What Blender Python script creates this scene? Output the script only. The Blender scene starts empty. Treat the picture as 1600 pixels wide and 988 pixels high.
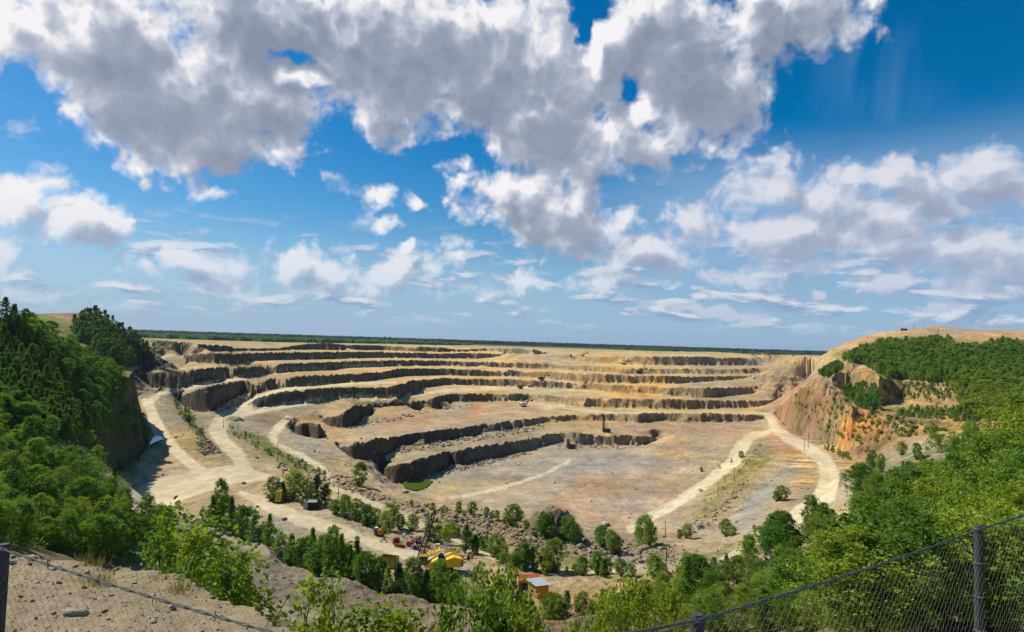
import bpy, math, random
import numpy as np
from mathutils import Matrix, Vector, Euler
SC = bpy.context.scene
COL = SC.collection
R = math.radians
# ------------------------------------------------------------------ camera (eye is the origin; z is height above the eye)
F = 1000.0                       # focal length in pixels of a 1600 x 988 frame
PITCH, ROLL = R(2.23), R(1.8)
cam = bpy.data.cameras.new('camera')
cam.sensor_width = 36; cam.lens = 36 * F / 1600
cam.clip_start = 0.1; cam.clip_end = 60000
cam_o = bpy.data.objects.new('camera', cam); COL.objects.link(cam_o)
CM = Matrix.Rotation(R(90) + PITCH, 3, 'X') @ Matrix.Rotation(ROLL, 3, 'Z')
cam_o.matrix_world = CM.to_4x4()
SC.camera = cam_o
# ------------------------------------------------------------------ light
SUN_AZ, SUN_EL = R(-66), R(49)   # azimuth from +Y towards +X
sd = Vector((math.sin(SUN_AZ) * math.cos(SUN_EL), math.cos(SUN_AZ) * math.cos(SUN_EL), math.sin(SUN_EL)))
sun = bpy.data.lights.new('sun', 'SUN'); sun.energy = 5.0; sun.angle = R(0.53); sun.color = (1.0, 0.94, 0.82)
sun_o = bpy.data.objects.new('sun', sun); COL.objects.link(sun_o)
sun_o.rotation_euler = sd.to_track_quat('Z', 'Y').to_euler()
SC.view_settings.view_transform = 'Standard'; SC.view_settings.look = 'None'
SC.view_settings.exposure = 0.0; SC.view_settings.gamma = 1.0; SC.view_settings.use_curve_mapping = False
SC.cycles.max_bounces = 5; SC.cycles.diffuse_bounces = 1; SC.cycles.glossy_bounces = 2
SC.cycles.transparent_max_bounces = 6; SC.cycles.transmission_bounces = 2

CMn = np.array(CM)
def rays(u, v):
    """pixel of the 1600 x 988 photograph -> slopes x/y and z/y of its ray"""
    u = np.asarray(u, float); v = np.asarray(v, float)
    c = np.stack([(u - 800) / F, (494 - v) / F, -np.ones_like(u)], -1)
    w = c @ CMn.T
    return w[..., 0] / w[..., 1], w[..., 2] / w[..., 1]
def project(X, Y, Z):
    c = np.stack([X, Y, Z], -1) @ CMn
    return 800 + F * c[..., 0] / -c[..., 2], 494 - F * c[..., 1] / -c[..., 2]
def P(u, v, z=None, Y=None):
    a, s = rays(u, v)
    if Y is None: Y = z / float(s)
    return (float(a) * Y, Y, float(s) * Y)
# ------------------------------------------------------------------ sky: physical sky + procedural cumulus, all by direction
world = bpy.data.worlds.new('World'); SC.world = world; world.use_nodes = True
wt = world.node_tree; wt.nodes.clear()
class NT:
    """small helper to write node graphs"""
    def __init__(s, tree): s.t = tree
    def n(s, kind, **kw):
        nd = s.t.nodes.new(kind)
        for k, v in kw.items(): setattr(nd, k, v)
        return nd
    def put(s, sock, v):
        if isinstance(v, bpy.types.NodeSocket): s.t.links.new(v, sock)
        elif v is not None: sock.default_value = v
    def m(s, op, a, b=None, c=None, clamp=False):
        nd = s.n('ShaderNodeMath', operation=op, use_clamp=clamp)
        for i, x in enumerate((a, b, c)):
            if x is not None: s.put(nd.inputs[i], x)
        return nd.outputs[0]
    def v(s, op, a, b=None, c=None):
        nd = s.n('ShaderNodeVectorMath', operation=op)
        for i, x in enumerate((a, b, c)):
            if x is not None: s.put(nd.inputs[i], x)
        return nd.outputs['Value'] if op in ('LENGTH', 'DOT_PRODUCT', 'DISTANCE') else nd.outputs[0]
    def noise(s, vec, scale, detail=4, rough=0.5, lac=2.0, dist=0.0, out=0, dims='3D'):
        nd = s.n('ShaderNodeTexNoise', noise_dimensions=dims)
        if vec is not None: s.put(nd.inputs['Vector'], vec)
        nd.inputs['Scale'].default_value = scale; nd.inputs['Detail'].default_value = detail
        nd.inputs['Roughness'].default_value = rough; nd.inputs['Lacunarity'].default_value = lac
        nd.inputs['Distortion'].default_value = dist
        return nd.outputs[out]
    def ss(s, x, lo, hi, a=0.0, b=1.0):
        nd = s.n('ShaderNodeMapRange', interpolation_type='SMOOTHSTEP')
        s.put(nd.inputs[0], x); nd.inputs[1].default_value = lo; nd.inputs[2].default_value = hi
        nd.inputs[3].default_value = a; nd.inputs[4].default_value = b
        return nd.outputs[0]
    def mix(s, f, a, b, blend='MIX'):
        nd = s.n('ShaderNodeMix', data_type='RGBA', blend_type=blend)
        s.put(nd.inputs[0], f)
        for i, x in ((6, a), (7, b)):
            if isinstance(x, tuple) and len(x) == 3: x = x + (1,)
            s.put(nd.inputs[i], x)
        return nd.outputs[2]
def S(r, g, b):
    f = lambda c: (c / 255 / 12.92) if c <= 10 else (((c / 255) + 0.055) / 1.055) ** 2.4
    return (f(r), f(g), f(b))
def azel(u, v):
    a, s = rays(u, v); a = float(a); s = float(s)
    return math.atan(a), math.atan(s / math.sqrt(1 + a * a))
# cumulus: centre and half-size in photo pixels, as bearings and elevations
BL = [(740,150,90,60),(1000,40,120,60),(700,60,110,80),(1480,385,110,40),(1250,420,120,22),(1380,350,90,40),(960,440,70,14),(90,452,70,16),(560,455,90,14),(40,60,110,85),(150,60,190,130),(250,150,150,120),(330,215,130,75),(430,60,210,120),(480,205,50,60),(420,150,110,70),
      (610,90,190,120),(600,180,80,70),(760,110,200,120),(850,190,150,85),(930,90,180,120),(1060,110,150,110),(1100,170,105,65),(1000,220,110,60),
      (1230,20,150,70),(1180,60,90,60),(920,255,120,45),(173,235,20,26),(220,285,20,16),(340,296,45,14),
      (40,310,75,50),(130,345,95,45),(205,335,24,10),(15,400,28,34),(590,312,52,30),(635,325,20,18),(590,355,28,14),(705,248,38,18),(715,285,22,24),
      (800,310,90,55),(860,340,110,55),(900,370,100,50),(965,345,34,40),(713,402,52,32),
      (295,398,82,28),(225,420,40,18),(330,440,90,18),(460,412,60,30),(520,430,72,36),(620,424,45,26),(640,388,9,10),
      (820,438,95,16),(770,455,60,16),
      (1190,300,65,48),(1300,320,75,55),(1370,280,110,40),(1440,300,70,35),(1525,275,60,60),(1460,340,70,40),(1590,290,45,60),
      (1230,370,110,45),(1400,380,120,40),(1560,400,80,45),(1090,345,60,50),(1020,395,110,34),(1130,485,95,10),(1285,460,18,5),
      (1450,480,60,11),(1370,440,60,16),(1530,460,80,14),(1160,430,120,16)]
HOLES = [(928,12,30,16),(985,132,16,20),(455,76,22,9),(520,205,26,34),(1066,240,22,14),(668,238,44,18),(22,150,34,52),(905,40,12,16),(1000,262,18,10)]
def cloud_group(soft=False):
    g = bpy.data.node_groups.new('cumulus_density', 'ShaderNodeTree')
    g.interface.new_socket('P', in_out='INPUT', socket_type='NodeSocketVector')
    g.interface.new_socket('D', in_out='OUTPUT', socket_type='NodeSocketFloat')
    N = NT(g); gi = g.nodes.new('NodeGroupInput'); go = g.nodes.new('NodeGroupOutput')
    p = gi.outputs[0]
    w1 = N.v('MULTIPLY_ADD', N.noise(p, 7.0, 3, 0.55, out=1), (0.10, 0.07, 0.0), (-0.05, -0.035, 0.0))
    q = N.v('ADD', p, w1)
    w2 = N.v('MULTIPLY_ADD', N.noise(p, 30.0, 4, 0.6, out=1), (0.030, 0.024, 0.0), (-0.015, -0.012, 0.0))
    q = N.v('ADD', q, w2)
    d = None
    for (u, v, ru, rv) in BL:
        az, el = azel(u, v)
        c = math.cos(az)
        ra, re = ru / F * c * c * 1.15, rv / F * c * 1.15
        x = N.v('LENGTH', N.v('MULTIPLY_ADD', q, (1 / ra, 1 / re, 0), (-az / ra, -el / re, 0)))
        big = (ru * rv) ** 0.5 / 60.0                    # wider clouds are deeper
        k = min(1.5, max(0.75, big))
        x = N.m('MULTIPLY_ADD', x, k, -k)
        d = x if d is None else N.m('SMOOTH_MIN', d, x, 0.22)
    fine = N.noise(p, 15.0, 2.2 if soft else 8, 0.5 if soft else 0.56, 2.2)
    vor = N.n('ShaderNodeTexVoronoi', feature='SMOOTH_F1'); N.put(vor.inputs['Vector'], q)
    vor.inputs['Scale'].default_value = 26.0; vor.inputs['Smoothness'].default_value = 0.4; vor.inputs['Detail'].default_value = 2.0
    vor.inputs['Roughness'].default_value = 0.6
    D = N.m('MULTIPLY', d, -1.0)
    gap = N.noise(p, 5.5, 2, 0.5)
    D = N.m('ADD', D, N.m('MULTIPLY_ADD', gap, 1.3, -0.62))
    D = N.m('ADD', D, N.m('MULTIPLY_ADD', fine, 1.45, -0.56))
    D = N.m('ADD', D, N.m('MULTIPLY_ADD', vor.outputs['Distance'], -0.6, 0.27))
    for (u, v, ru, rv) in HOLES:
        az, el = azel(u, v); ra, re = ru / F * math.cos(az) ** 2, rv / F * math.cos(az)
        x = N.v('LENGTH', N.v('MULTIPLY_ADD', q, (1 / ra, 1 / re, 0), (-az / ra, -el / re, 0)))
        D = N.m('SMOOTH_MIN', D, N.m('ADD', N.m('MULTIPLY_ADD', x, 0.75, -0.72), N.m('MULTIPLY_ADD', fine, 2.6, -1.25)), 0.3)
    N.put(go.inputs[0], D)
    return g
N = NT(wt)
tc = N.n('ShaderNodeTexCoord'); sep = N.n('ShaderNodeSeparateXYZ'); N.put(sep.inputs[0], tc.outputs['Generated'])
X_, Y_, Z_ = sep.outputs
az_ = N.m('ARCTAN2', X_, Y_); el_ = N.m('ARCSINE', Z_)
cp = N.n('ShaderNodeCombineXYZ'); N.put(cp.inputs[0], az_); N.put(cp.inputs[1], el_)
p0 = cp.outputs[0]
grp = cloud_group()
grs = cloud_group(True)
def dens(p, g=None):
    nd = N.n('ShaderNodeGroup'); nd.node_tree = g or grp; N.put(nd.inputs[0], p); return nd.outputs[0]
D0 = dens(p0)
D1 = dens(N.v('ADD', p0, (-0.016, 0.026, 0.0)), grs)
sky = N.n('ShaderNodeTexSky', sky_type='NISHITA'); sky.sun_disc = False
sky.sun_elevation = SUN_EL; sky.sun_rotation = SUN_AZ
sky.air_density = 1.0; sky.dust_density = 0.6; sky.ozone_density = 3.0; sky.altitude = 200
hsv = N.n('ShaderNodeHueSaturation'); hsv.inputs['Saturation'].default_value = 1.55; hsv.inputs['Value'].default_value = 0.98; hsv.inputs['Hue'].default_value = 0.497
N.put(hsv.inputs['Color'], sky.outputs[0])
bg_sky = N.n('ShaderNodeBackground'); N.put(bg_sky.inputs[0], hsv.outputs[0]); bg_sky.inputs[1].default_value = 0.10
alpha = N.ss(D0, -0.12, 0.55)
# light inside the clouds: thin and sun-side parts bright, deep and far-side parts grey-blue
deep = N.ss(D0, 0.05, 1.5)
self_sh = N.ss(D1, -0.30, 1.05)
broad = N.noise(p0, 3.2, 3, 0.5)
west = N.ss(az_, -0.45, -0.75, 0.0, 0.22)
lit = N.m('SUBTRACT', 1.02, N.m('ADD', N.m('MULTIPLY', deep, 0.34), N.m('MULTIPLY', self_sh, 0.70)))
lit = N.m('ADD', lit, N.m('MULTIPLY', N.m('SUBTRACT', D0, D1), 0.42))
lit = N.m('ADD', N.m('ADD', lit, 0.13), west)
lit = N.m('ADD', lit, N.m('MULTIPLY_ADD', broad, 1.1, -0.55), clamp=True)
ccol = N.n('ShaderNodeValToRGB'); N.put(ccol.inputs[0], lit)
cr = ccol.color_ramp; cr.elements[0].position = 0.0; cr.elements[0].color = S(136, 146, 166) + (1,)
cr.elements[1].position = 1.0; cr.elements[1].color = S(246, 244, 246) + (1,)
e = cr.elements.new(0.35); e.color = S(160, 168, 186) + (1,)
e = cr.elements.new(0.62); e.color = S(190, 196, 210) + (1,)
# distance veil near the horizon
veil = N.ss(el_, 0.0, 0.20, 0.62, 0.0)
ccv = N.mix(veil, ccol.outputs[0], S(150, 184, 216))
ccv = N.mix(N.m('MULTIPLY', N.ss(az_, 0.02, 0.32), N.ss(el_, 0.36, 0.24, 0.0, 0.42)), ccv, S(172, 184, 210))
bg_c = N.n('ShaderNodeBackground'); N.put(bg_c.inputs[0], ccv); bg_c.inputs[1].default_value = 1.0
# thin high cloud: broad soft sheet low on the east side and faint streaks
str_n = N.noise(N.v('MULTIPLY', p0, (3.0, 9.0, 1.0)), 2.2, 6, 0.6, dist=0.6)
sheet = N.m('MULTIPLY', N.ss(az_, -0.05, 0.35), N.m('MULTIPLY', N.ss(el_, 0.30, 0.12), N.ss(str_n, 0.25, 0.7)))
low = N.m('MAXIMUM', N.m('MULTIPLY', N.ss(el_, 0.20, 0.02), N.ss(str_n, 0.3, 0.75)), N.ss(el_, 0.20, 0.0))
strk_n = N.noise(N.v('MULTIPLY', p0, (5.0, 2.0, 1.0)), 1.5, 4, 0.5, dist=0.5)
strk = N.m('MULTIPLY', N.m('MULTIPLY', N.ss(strk_n, 0.45, 0.8), N.ss(az_, 0.40, 0.55)), 0.55)
sheet = N.m('MULTIPLY', N.ss(az_, 0.0, 0.32), N.m('MULTIPLY', N.ss(el_, 0.33, 0.20), N.ss(str_n, 0.05, 0.5)))
thin = N.m('MAXIMUM', N.m('MAXIMUM', N.m('MULTIPLY', sheet, 0.78), N.m('MULTIPLY', low, 0.85)), strk)
bg_t = N.n('ShaderNodeBackground'); bg_t.inputs[0].default_value = S(146, 182, 216) + (1,); bg_t.inputs[1].default_value = 1.0
m0 = N.n('ShaderNodeMixShader'); N.put(m0.inputs[0], thin); N.put(m0.inputs[1], bg_sky.outputs[0]); N.put(m0.inputs[2], bg_t.outputs[0])
# rows of small flat clouds low over the horizon
lw_p = N.v('MULTIPLY', p0, (9.0, 30.0, 1.0))
lw = N.noise(lw_p, 1.0, 6, 0.58, 2.1, 0.3); lw2 = N.noise(N.v('ADD', lw_p, (-0.08, 0.22, 0.0)), 1.0, 3, 0.5, 2.1, 0.3)
band = N.m('MULTIPLY', N.ss(el_, 0.015, 0.05), N.ss(el_, 0.19, 0.10))
thr = N.m('ADD', lw, N.m('MULTIPLY', N.ss(az_, -0.3, 0.5), 0.05))
lwa = N.m('MULTIPLY', N.m('MULTIPLY', N.ss(thr, 0.50, 0.62), band), 0.8)
lwc = N.mix(N.ss(N.m('SUBTRACT', lw, lw2), -0.05, 0.09), S(138, 164, 200), S(226, 228, 234))
bg_l = N.n('ShaderNodeBackground'); N.put(bg_l.inputs[0], lwc)
ml = N.n('ShaderNodeMixShader'); N.put(ml.inputs[0], lwa); N.put(ml.inputs[1], m0.outputs[0]); N.put(ml.inputs[2], bg_l.outputs[0]); m0 = ml
m1 = N.n('ShaderNodeMixShader'); N.put(m1.inputs[0], alpha); N.put(m1.inputs[1], m0.outputs[0]); N.put(m1.inputs[2], bg_c.outputs[0])
bg_e = N.n('ShaderNodeBackground'); bg_e.inputs[0].default_value = (0.10, 0.085, 0.06, 1)      # land below the horizon
m2_ = N.n('ShaderNodeMixShader'); N.put(m2_.inputs[0], N.ss(el_, -0.004, -0.02)); N.put(m2_.inputs[1], m1.outputs[0]); N.put(m2_.inputs[2], bg_e.outputs[0])
wo = N.n('ShaderNodeOutputWorld'); N.put(wo.inputs[0], m2_.outputs[0])
world.cycles.sampling_method = 'NONE'
# ------------------------------------------------------------------ numeric noise
_rs = np.random.RandomState(7)
_perm = _rs.permutation(4096); _val = _rs.rand(4096)
def vn(x, y, seed=0):
    xi = np.floor(x).astype(np.int64); yi = np.floor(y).astype(np.int64)
    fx = x - xi; fy = y - yi
    fx = fx * fx * (3 - 2 * fx); fy = fy * fy * (3 - 2 * fy)
    def h(i, j): return _val[_perm[(_perm[(i + seed * 131) & 4095] + j) & 4095]]
    a = h(xi, yi) * (1 - fx) + h(xi + 1, yi) * fx
    b = h(xi, yi + 1) * (1 - fx) + h(xi + 1, yi + 1) * fx
    return (a * (1 - fy) + b * fy) * 2 - 1
def fbm(x, y, seed=0, octv=4, gain=0.5):
    s = 0.0; g = 1.0; t = 0.0
    for o in range(octv):
        s = s + g * vn(x * 2 ** o + 17.3 * o, y * 2 ** o - 9.1 * o, seed + o); t += g; g *= gain
    return s / t
def sstep(x, a, b):
    t = np.clip((x - a) / (b - a), 0, 1); return t * t * (3 - 2 * t)
# ------------------------------------------------------------------ terrain grid: columns fan out from the viewpoint, rows get wider with distance
A0, A1, NA = -1.05, 1.05, 1260
acol = np.linspace(A0, A1, NA); dA = acol[1] - acol[0]
seg = [(1.9, 100, 250), (100, 230, 260), (230, 1700, 880), (1700, 16000, 70)]
Yrow = np.concatenate([np.exp(np.linspace(math.log(a), math.log(b), n, endpoint=False)) for a, b, n in seg] + [[16000.0]])
NJ = len(Yrow); LY = np.log(Yrow); JJ = np.arange(NJ)
Zf = np.zeros((NJ, NA)); FX = np.zeros((NJ, NA), bool)
def gidx(X, Y):
    return (np.asarray(X) / np.asarray(Y) - A0) / dA, np.interp(np.log(Y), LY, JJ)
def rline(pts):
    """fix the ground's height along a line of (x, y, z) points"""
    pts = np.array(pts, float)
    gi, gj = gidx(pts[:, 0], pts[:, 1])
    for k in range(len(pts) - 1):
        n = int(max(abs(gi[k + 1] - gi[k]), abs(gj[k + 1] - gj[k])) * 1.6) + 2
        t = np.linspace(0, 1, n)
        i = np.round(gi[k] + (gi[k + 1] - gi[k]) * t).astype(int); j = np.round(gj[k] + (gj[k + 1] - gj[k]) * t).astype(int)
        z = pts[k, 2] + (pts[k + 1, 2] - pts[k, 2]) * t
        ok = (i >= 0) & (i < NA) & (j >= 0) & (j < NJ)
        Zf[j[ok], i[ok]] = z[ok]; FX[j[ok], i[ok]] = True
def PL(*pts):          # (u, v, z) points of the photograph
    rline([P(u, v, z) for u, v, z in pts])
def zz(o):             # coordinates read off an enlarged crop
    ox, oy, s = {2: (200, 500, 3.8), 3: (450, 500, 3.8), 4: (800, 500, 3.8), 5: (1150, 480, 3.529)}[o]
    return lambda *p: [(ox + x / s, oy + y / s) for x, y in p]
Z2, Z3, Z4, Z5 = zz(2), zz(3), zz(4), zz(5)
def func(pts):
    pts = sorted(pts); u = np.array([p[0] for p in pts]); v = np.array([p[1] for p in pts]); return u, v
def face(crest, toe, zt, back=3.0, seed=0, jit=2.5):
    """rock face: toe line on its level, crest line above it; both traced, the depth comes from the level"""
    cu, cv = func(crest); tu, tv = func(toe)
    u = np.arange(max(cu[0], tu[0]), min(cu[-1], tu[-1]), 0.7)
    c = np.interp(u, cu, cv); t = np.interp(u, tu, tv)
    zu = np.interp(u, [q[0] for q in zt], [q[1] for q in zt])
    a, s = rays(u, t); Y = zu / s
    along = u * Y / 1000
    n = fbm(along / 14.0, along * 0 + seed * 3.3, seed, 4, 0.6) + 1.3 * fbm(along / 55.0, along * 0 + seed * 5.1, seed + 3, 2)
    cell = vn(along / 5.0, along * 0 + seed, seed + 9)
    Y = Y + n * jit * 1.6
    a2, s2 = rays(u, c)
    Yc = Y + back * (1 + (0.9 if seed > 3 else 2.6) * sstep(u, 640, 900 if seed > 3 else 1050) * (jit < 5)) + (np.abs(cell) * 1.5 + n) * jit * (0.6 + 0.5 * sstep(u, 600, 900))
    hh = s2 * Yc - zu
    zc = zu + np.maximum(hh, 0.3)
    if jit < 5:                                    # loose heaps lean on the foot of the face, the lip is broken
        hf = np.maximum(zc - zu, 0.5)
        heap = np.clip(vn(along / 6.5, along * 0 + 2.0, seed + 20) * 0.9 + vn(along / 2.6, along * 0, seed + 22) * 0.5 - 0.12, 0, 1) * np.minimum(hf * 0.55, 6.0)
        lip = np.clip(vn(along / 4.0, along * 0 + 5.0, seed + 24) + 0.6 * vn(along / 1.8, along * 0, seed + 25), 0, 1) * np.minimum(hf * 0.22, 2.2)
        rline(np.stack([a * (Y - 1.5 - heap * 1.3), Y - 1.5 - heap * 1.3, zu + 0 * Y], 1)); zu = zu + heap; zc = zc - lip
    rline(np.stack([a * Y, Y, zu + 0 * Y], 1)); rline(np.stack([a2 * Yc, Yc, zc], 1))
    return u, Yc, zc
# the benches, highest first (far wall and west side of the pit)
face(Z2((250,178),(300,155),(420,145),(600,152),(640,168),(900,168),(1000,150),(1100,138),(1200,135),(1290,150)) + Z3((350,150),(450,150),(560,152),(760,160),(900,162),(1000,175),(1190,170),(1330,168),(1460,175),(1520,188)) + Z4((300,200),(420,200)),
     Z2((250,182),(300,188),(600,190),(640,186),(900,183),(1000,180),(1100,178),(1290,182)) + Z3((350,180),(450,182),(560,182),(760,189),(900,191),(1000,190),(1190,186),(1330,202),(1460,205),(1520,202)) + Z4((300,206),(420,206)),
     [(200,-29),(600,-32),(900,-24)], 4, 1, 3)
face(Z2((310,208),(400,200),(600,200),(700,198),(870,190),(1000,192),(1150,190),(1300,190)) + Z3((550,188),(600,193),(760,195),(900,200),(1050,196),(1200,200),(1350,206),(1520,209)) + Z4((330,215),(500,222),(650,216),(850,218),(1050,216),(1350,226),(1480,232)),
     Z2((310,225),(360,250),(450,260),(560,265),(680,258),(750,245),(870,240),(1000,238),(1150,235)) + Z3((550,226),(600,227),(900,230),(1200,232),(1520,240)) + Z4((330,243),(500,258),(650,264),(850,270),(1050,270),(1350,272),(1480,274)),
     [(280,-38),(600,-41),(800,-40),(1000,-36),(1200,-36)], 5, 2, 3)
face(Z2((60,318),(150,315),(300,305),(450,290),(600,275),(800,265),(1000,258),(1250,248)) + Z3((550,240),(700,238),(900,240),(1000,247),(1200,250),(1400,255)) + Z4((230,262),(500,275),(650,285),(850,290),(1050,288),(1340,290),(1480,285)),
     Z2((60,340),(100,385),(150,402),(250,412),(330,400),(400,370),(500,352),(600,345),(700,345),(850,320),(1000,308),(1200,300),(1300,287)) + Z3((550,280),(600,276),(900,273),(1200,281),(1400,288)) + Z4((230,292),(500,310),(650,321),(850,322),(1050,322),(1340,320),(1480,318)),
     [(215,-49),(400,-50),(800,-50),(1000,-48),(1200,-47)], 4, 3, 3)
face(Z2((280,455),(320,440),(500,395),(640,365),(850,342),(1000,335),(1150,325),(1300,322)) + Z3((550,310),(650,290),(750,288),(900,286),(1000,292),(1200,300),(1400,303)) + Z4((300,315),(500,320),(700,330),(960,335),(1200,335),(1480,330)),
     Z2((280,470),(330,512),(400,545),(470,548),(510,535),(560,505),(640,460),(690,430),(740,440),(800,430),(860,412),(950,402),(1100,392),(1250,375)) + Z3((500,365),(560,352),(650,340),(760,333),(900,328),(1200,335),(1400,340)) + Z4((300,360),(500,372),(700,378),(960,380),(1250,360),(1480,345)),
     [(270,-60),(300,-62),(420,-58.5),(700,-58),(1000,-57),(1200,-53)], 4, 4, 3)
face(Z2((690,505),(760,470),(850,440),(950,418),(1150,405),(1350,400)) + Z3((550,400),(620,390),(700,375),(740,357),(930,347),(1100,350),(1300,352),(1450,357)) + Z4((200,362),(450,380),(600,385),(930,400),(1150,405),(1480,395)),
     Z2((690,508),(740,522),(830,512),(950,505),(1100,495),(1160,485),(1230,470),(1300,465)) + Z3((550,466),(650,470),(700,448),(765,436),(800,408),(930,388),(1100,388),(1300,396),(1450,404)) + Z4((200,406),(450,412),(600,430),(930,450),(1150,465),(1480,430)),
     [(380,-63.5),(450,-66),(700,-67),(1200,-67)], 4, 5, 3)
face(Z3((195,592),(300,560),(375,530),(388,510),(600,492),(795,480),(840,478),(905,447),(1050,438),(1400,440)) + Z4((110,442),(200,450),(430,462),(700,470),(900,470),(1200,478),(1480,480)) + Z5((250,508),),
     Z3((195,597),(250,630),(330,642),(400,625),(430,600),(450,576),(550,556),(650,546),(780,541),(810,527),(870,532),(920,518),(955,492),(1150,487),(1370,483)) + Z4((110,474),(200,490),(430,520),(700,525),(900,530),(1200,530),(1480,522)) + Z5((250,516),),
     [(500,-75),(560,-76),(1220,-76)], 4, 6, 2.5)
face(Z3((22,645),(60,618),(130,612),(190,620),(224,668)), Z3((22,652),(50,690),(85,700),(120,692),(180,714),(224,696)), [(400,-78),(600,-78)], 3, 7, 1.5)
face(Z3((290,765),(400,738),(540,705),(700,682),(900,655),(1100,632),(1300,602),(1500,580)) + Z4((350,565),(600,558),(900,553),(1200,555),(1500,562)),
     Z3((290,778),(370,832),(500,825),(600,792),(655,750),(800,742),(950,716),(1100,693),(1150,669),(1300,660),(1400,642),(1500,620)) + Z4((290,607),(400,600),(620,600),(760,612),(900,602),(1050,608),(1400,606),(1500,590)),
     [(520,-81),(900,-81),(1200,-80)], 3, 8, 2.5)
face(Z3((548,887),(700,852),(900,795),(1000,770),(1200,742),(1400,712),(1500,695)) + Z4((200,678),(350,668),(500,683),(700,688),(860,702)),
     Z3((548,893),(590,945),(620,972),(730,966),(750,945),(800,940),(870,915),(940,880),(965,852),(1000,870),(1060,862),(1150,830),(1250,815),(1350,790),(1450,770)) + Z4((200,745),(300,722),(350,738),(600,748),(780,742),(860,716)),
     [(590,-90),(1100,-90)], 3, 9, 2.5)
# the benches run on round the north-east corner
face(Z5((90,276),(300,278),(500,276),(680,290)), Z5((90,300),(300,303),(500,308),(680,308)), [(1170,-31),(1345,-29)], 12, 21, 4)
face(Z5((100,338),(180,335),(250,340),(400,352)), Z5((100,362),(180,366),(250,368),(400,370)), [(1170,-46),(1280,-44)], 6, 22, 4)
face(Z5((100,376),(250,378),(380,390),(430,402)), Z5((100,400),(180,420),(300,420),(430,415)), [(1170,-53),(1280,-50)], 6, 23, 4)
face(Z5((60,428),(200,438),(300,445),(350,455)), Z5((60,452),(200,465),(300,468),(350,463)), [(1160,-63),(1260,-62)], 6, 24, 4)
# pit floor and its edges
PL((655,768,-90),(690,790,-90),(760,800,-90),(840,803,-90),(900,815,-90),(940,825,-90),(980,829,-90))
PL((700,770,-90),(850,750,-90),(1000,745,-89.5)); PL((960,705,-88),(1040,725,-87),(1080,750,-88))
PL((960,672,-81),(1050,672,-81),(1130,668,-80.5)); PL((1070,705,-84.5),(1110,712,-84))
PL((560,640,-76),(700,640,-76),(800,645,-76)); PL((620,660,-76),(760,655,-76))
# west tongues of the spiral
PL((508,668,-74),(540,690,-75.5),(575,690,-75)); PL((520,690,-76),(560,730,-78.5),(590,752,-81),(615,766,-84),(650,777,-86))
# near rim of the pit and the hidden drop behind it
PL((560,752,-76.5),(600,772,-75),(660,788,-73),(700,797,-72),(760,806,-71),(800,815,-70.5),(880,832,-71),(940,838,-72),(1000,850,-73),(1040,845,-76),(1100,842,-79))
PL((600,762,-89),(660,774,-90))
# inner ramp, grey shelf, outer road
PL((1205,655,-76),(1190,678,-79),(1165,695,-80.5),(1150,712,-82),(1120,742,-85),(1070,775,-88),(1010,812,-90),(975,828,-90))
PL((1205,655,-76),(1225,680,-75),(1262,700,-74),(1290,722,-72),(1302,752,-70.5),(1285,780,-69),(1240,812,-67),(1200,838,-65),(1150,870,-63),(1080,905,-61))
PL((1240,725,-76),(1200,760,-77.5),(1150,800,-80),(1115,832,-81)); PL((1188,696,-75.8),(1150,745,-77),(1115,783,-79.5),(1075,808,-81.5))
PL((1262,745,-73),(1235,775,-73.5),(1170,825,-74),(1110,850,-76))
# grey ramp from the orange patch, pale middle road
PL((700,628,-69.5),(560,640,-69),(500,640,-69),(463,652,-69.5),(430,675,-70.5),(420,688,-71),(440,697,-71.5),(476,713,-72),(505,732,-72.5),(540,752,-73))
PL((450,690,-71.5),(462,700,-72)); PL((440,662,-69.5),(385,665,-67),(372,658,-65.5))
PL((520,758,-70.5),(545,765,-70),(580,783,-69),(640,812,-68),(700,845,-67),(745,865,-66),(800,880,-65.5),(870,890,-65),(960,893,-64))
PL((600,795,-69.5),(700,818,-69),(800,845,-68.5),(900,862,-68),(1000,870,-67))
# haul road: junction, west arm, terrace with the hut
PL((232,616,-52),(240,632,-55),(250,650,-58),(265,680,-61.5),(285,710,-65),(310,735,-66)); PL((232,616,-52),(300,606,-53),(350,597,-53.5),(430,588,-54))
PL((350,645,-64),(400,622,-64),(455,608,-62)); PL((352,645,-64),(450,636,-66.3),(520,630,-67)); PL((352,645,-64),(335,662,-64.5),(345,690,-65),(370,712,-66),(388,735,-66))
PL((200,783,-66.5),(240,770,-66),(300,745,-66),(388,735,-66),(450,755,-66),(500,798,-65),(560,830,-64),(620,862,-63),(700,880,-62.5),(760,893,-62),(850,905,-62),(930,902,-62)); PL((700,905,-62),(850,930,-61.8),(950,930,-61.5))
PL((282,650,-57),(305,680,-60.5),(330,706,-63)); PL((300,655,-62),(322,690,-64.5))
PL((195,582,-42),(255,557,-36)); PL((225,577,-44),(300,572,-43.5),(400,563,-43))
# bank and berm below the viewpoint
PL((235,800,-66),(280,790,-65.5),(330,770,-65.5)); PL((300,815,-62),(345,795,-63))
WL = lambda *p: rline(p)
WL((-62,165,-53),(-52,150,-54),(-42,141,-54)); PL((400,872,-54.5),(500,905,-54),(600,935,-53.5),(700,957,-53),(760,966,-53),(850,972,-53),(950,962,-53.5),(1010,955,-54))
WL((-55,165,-62),(-20,152,-61.5),(5,143,-61),(30,140,-61))
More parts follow.
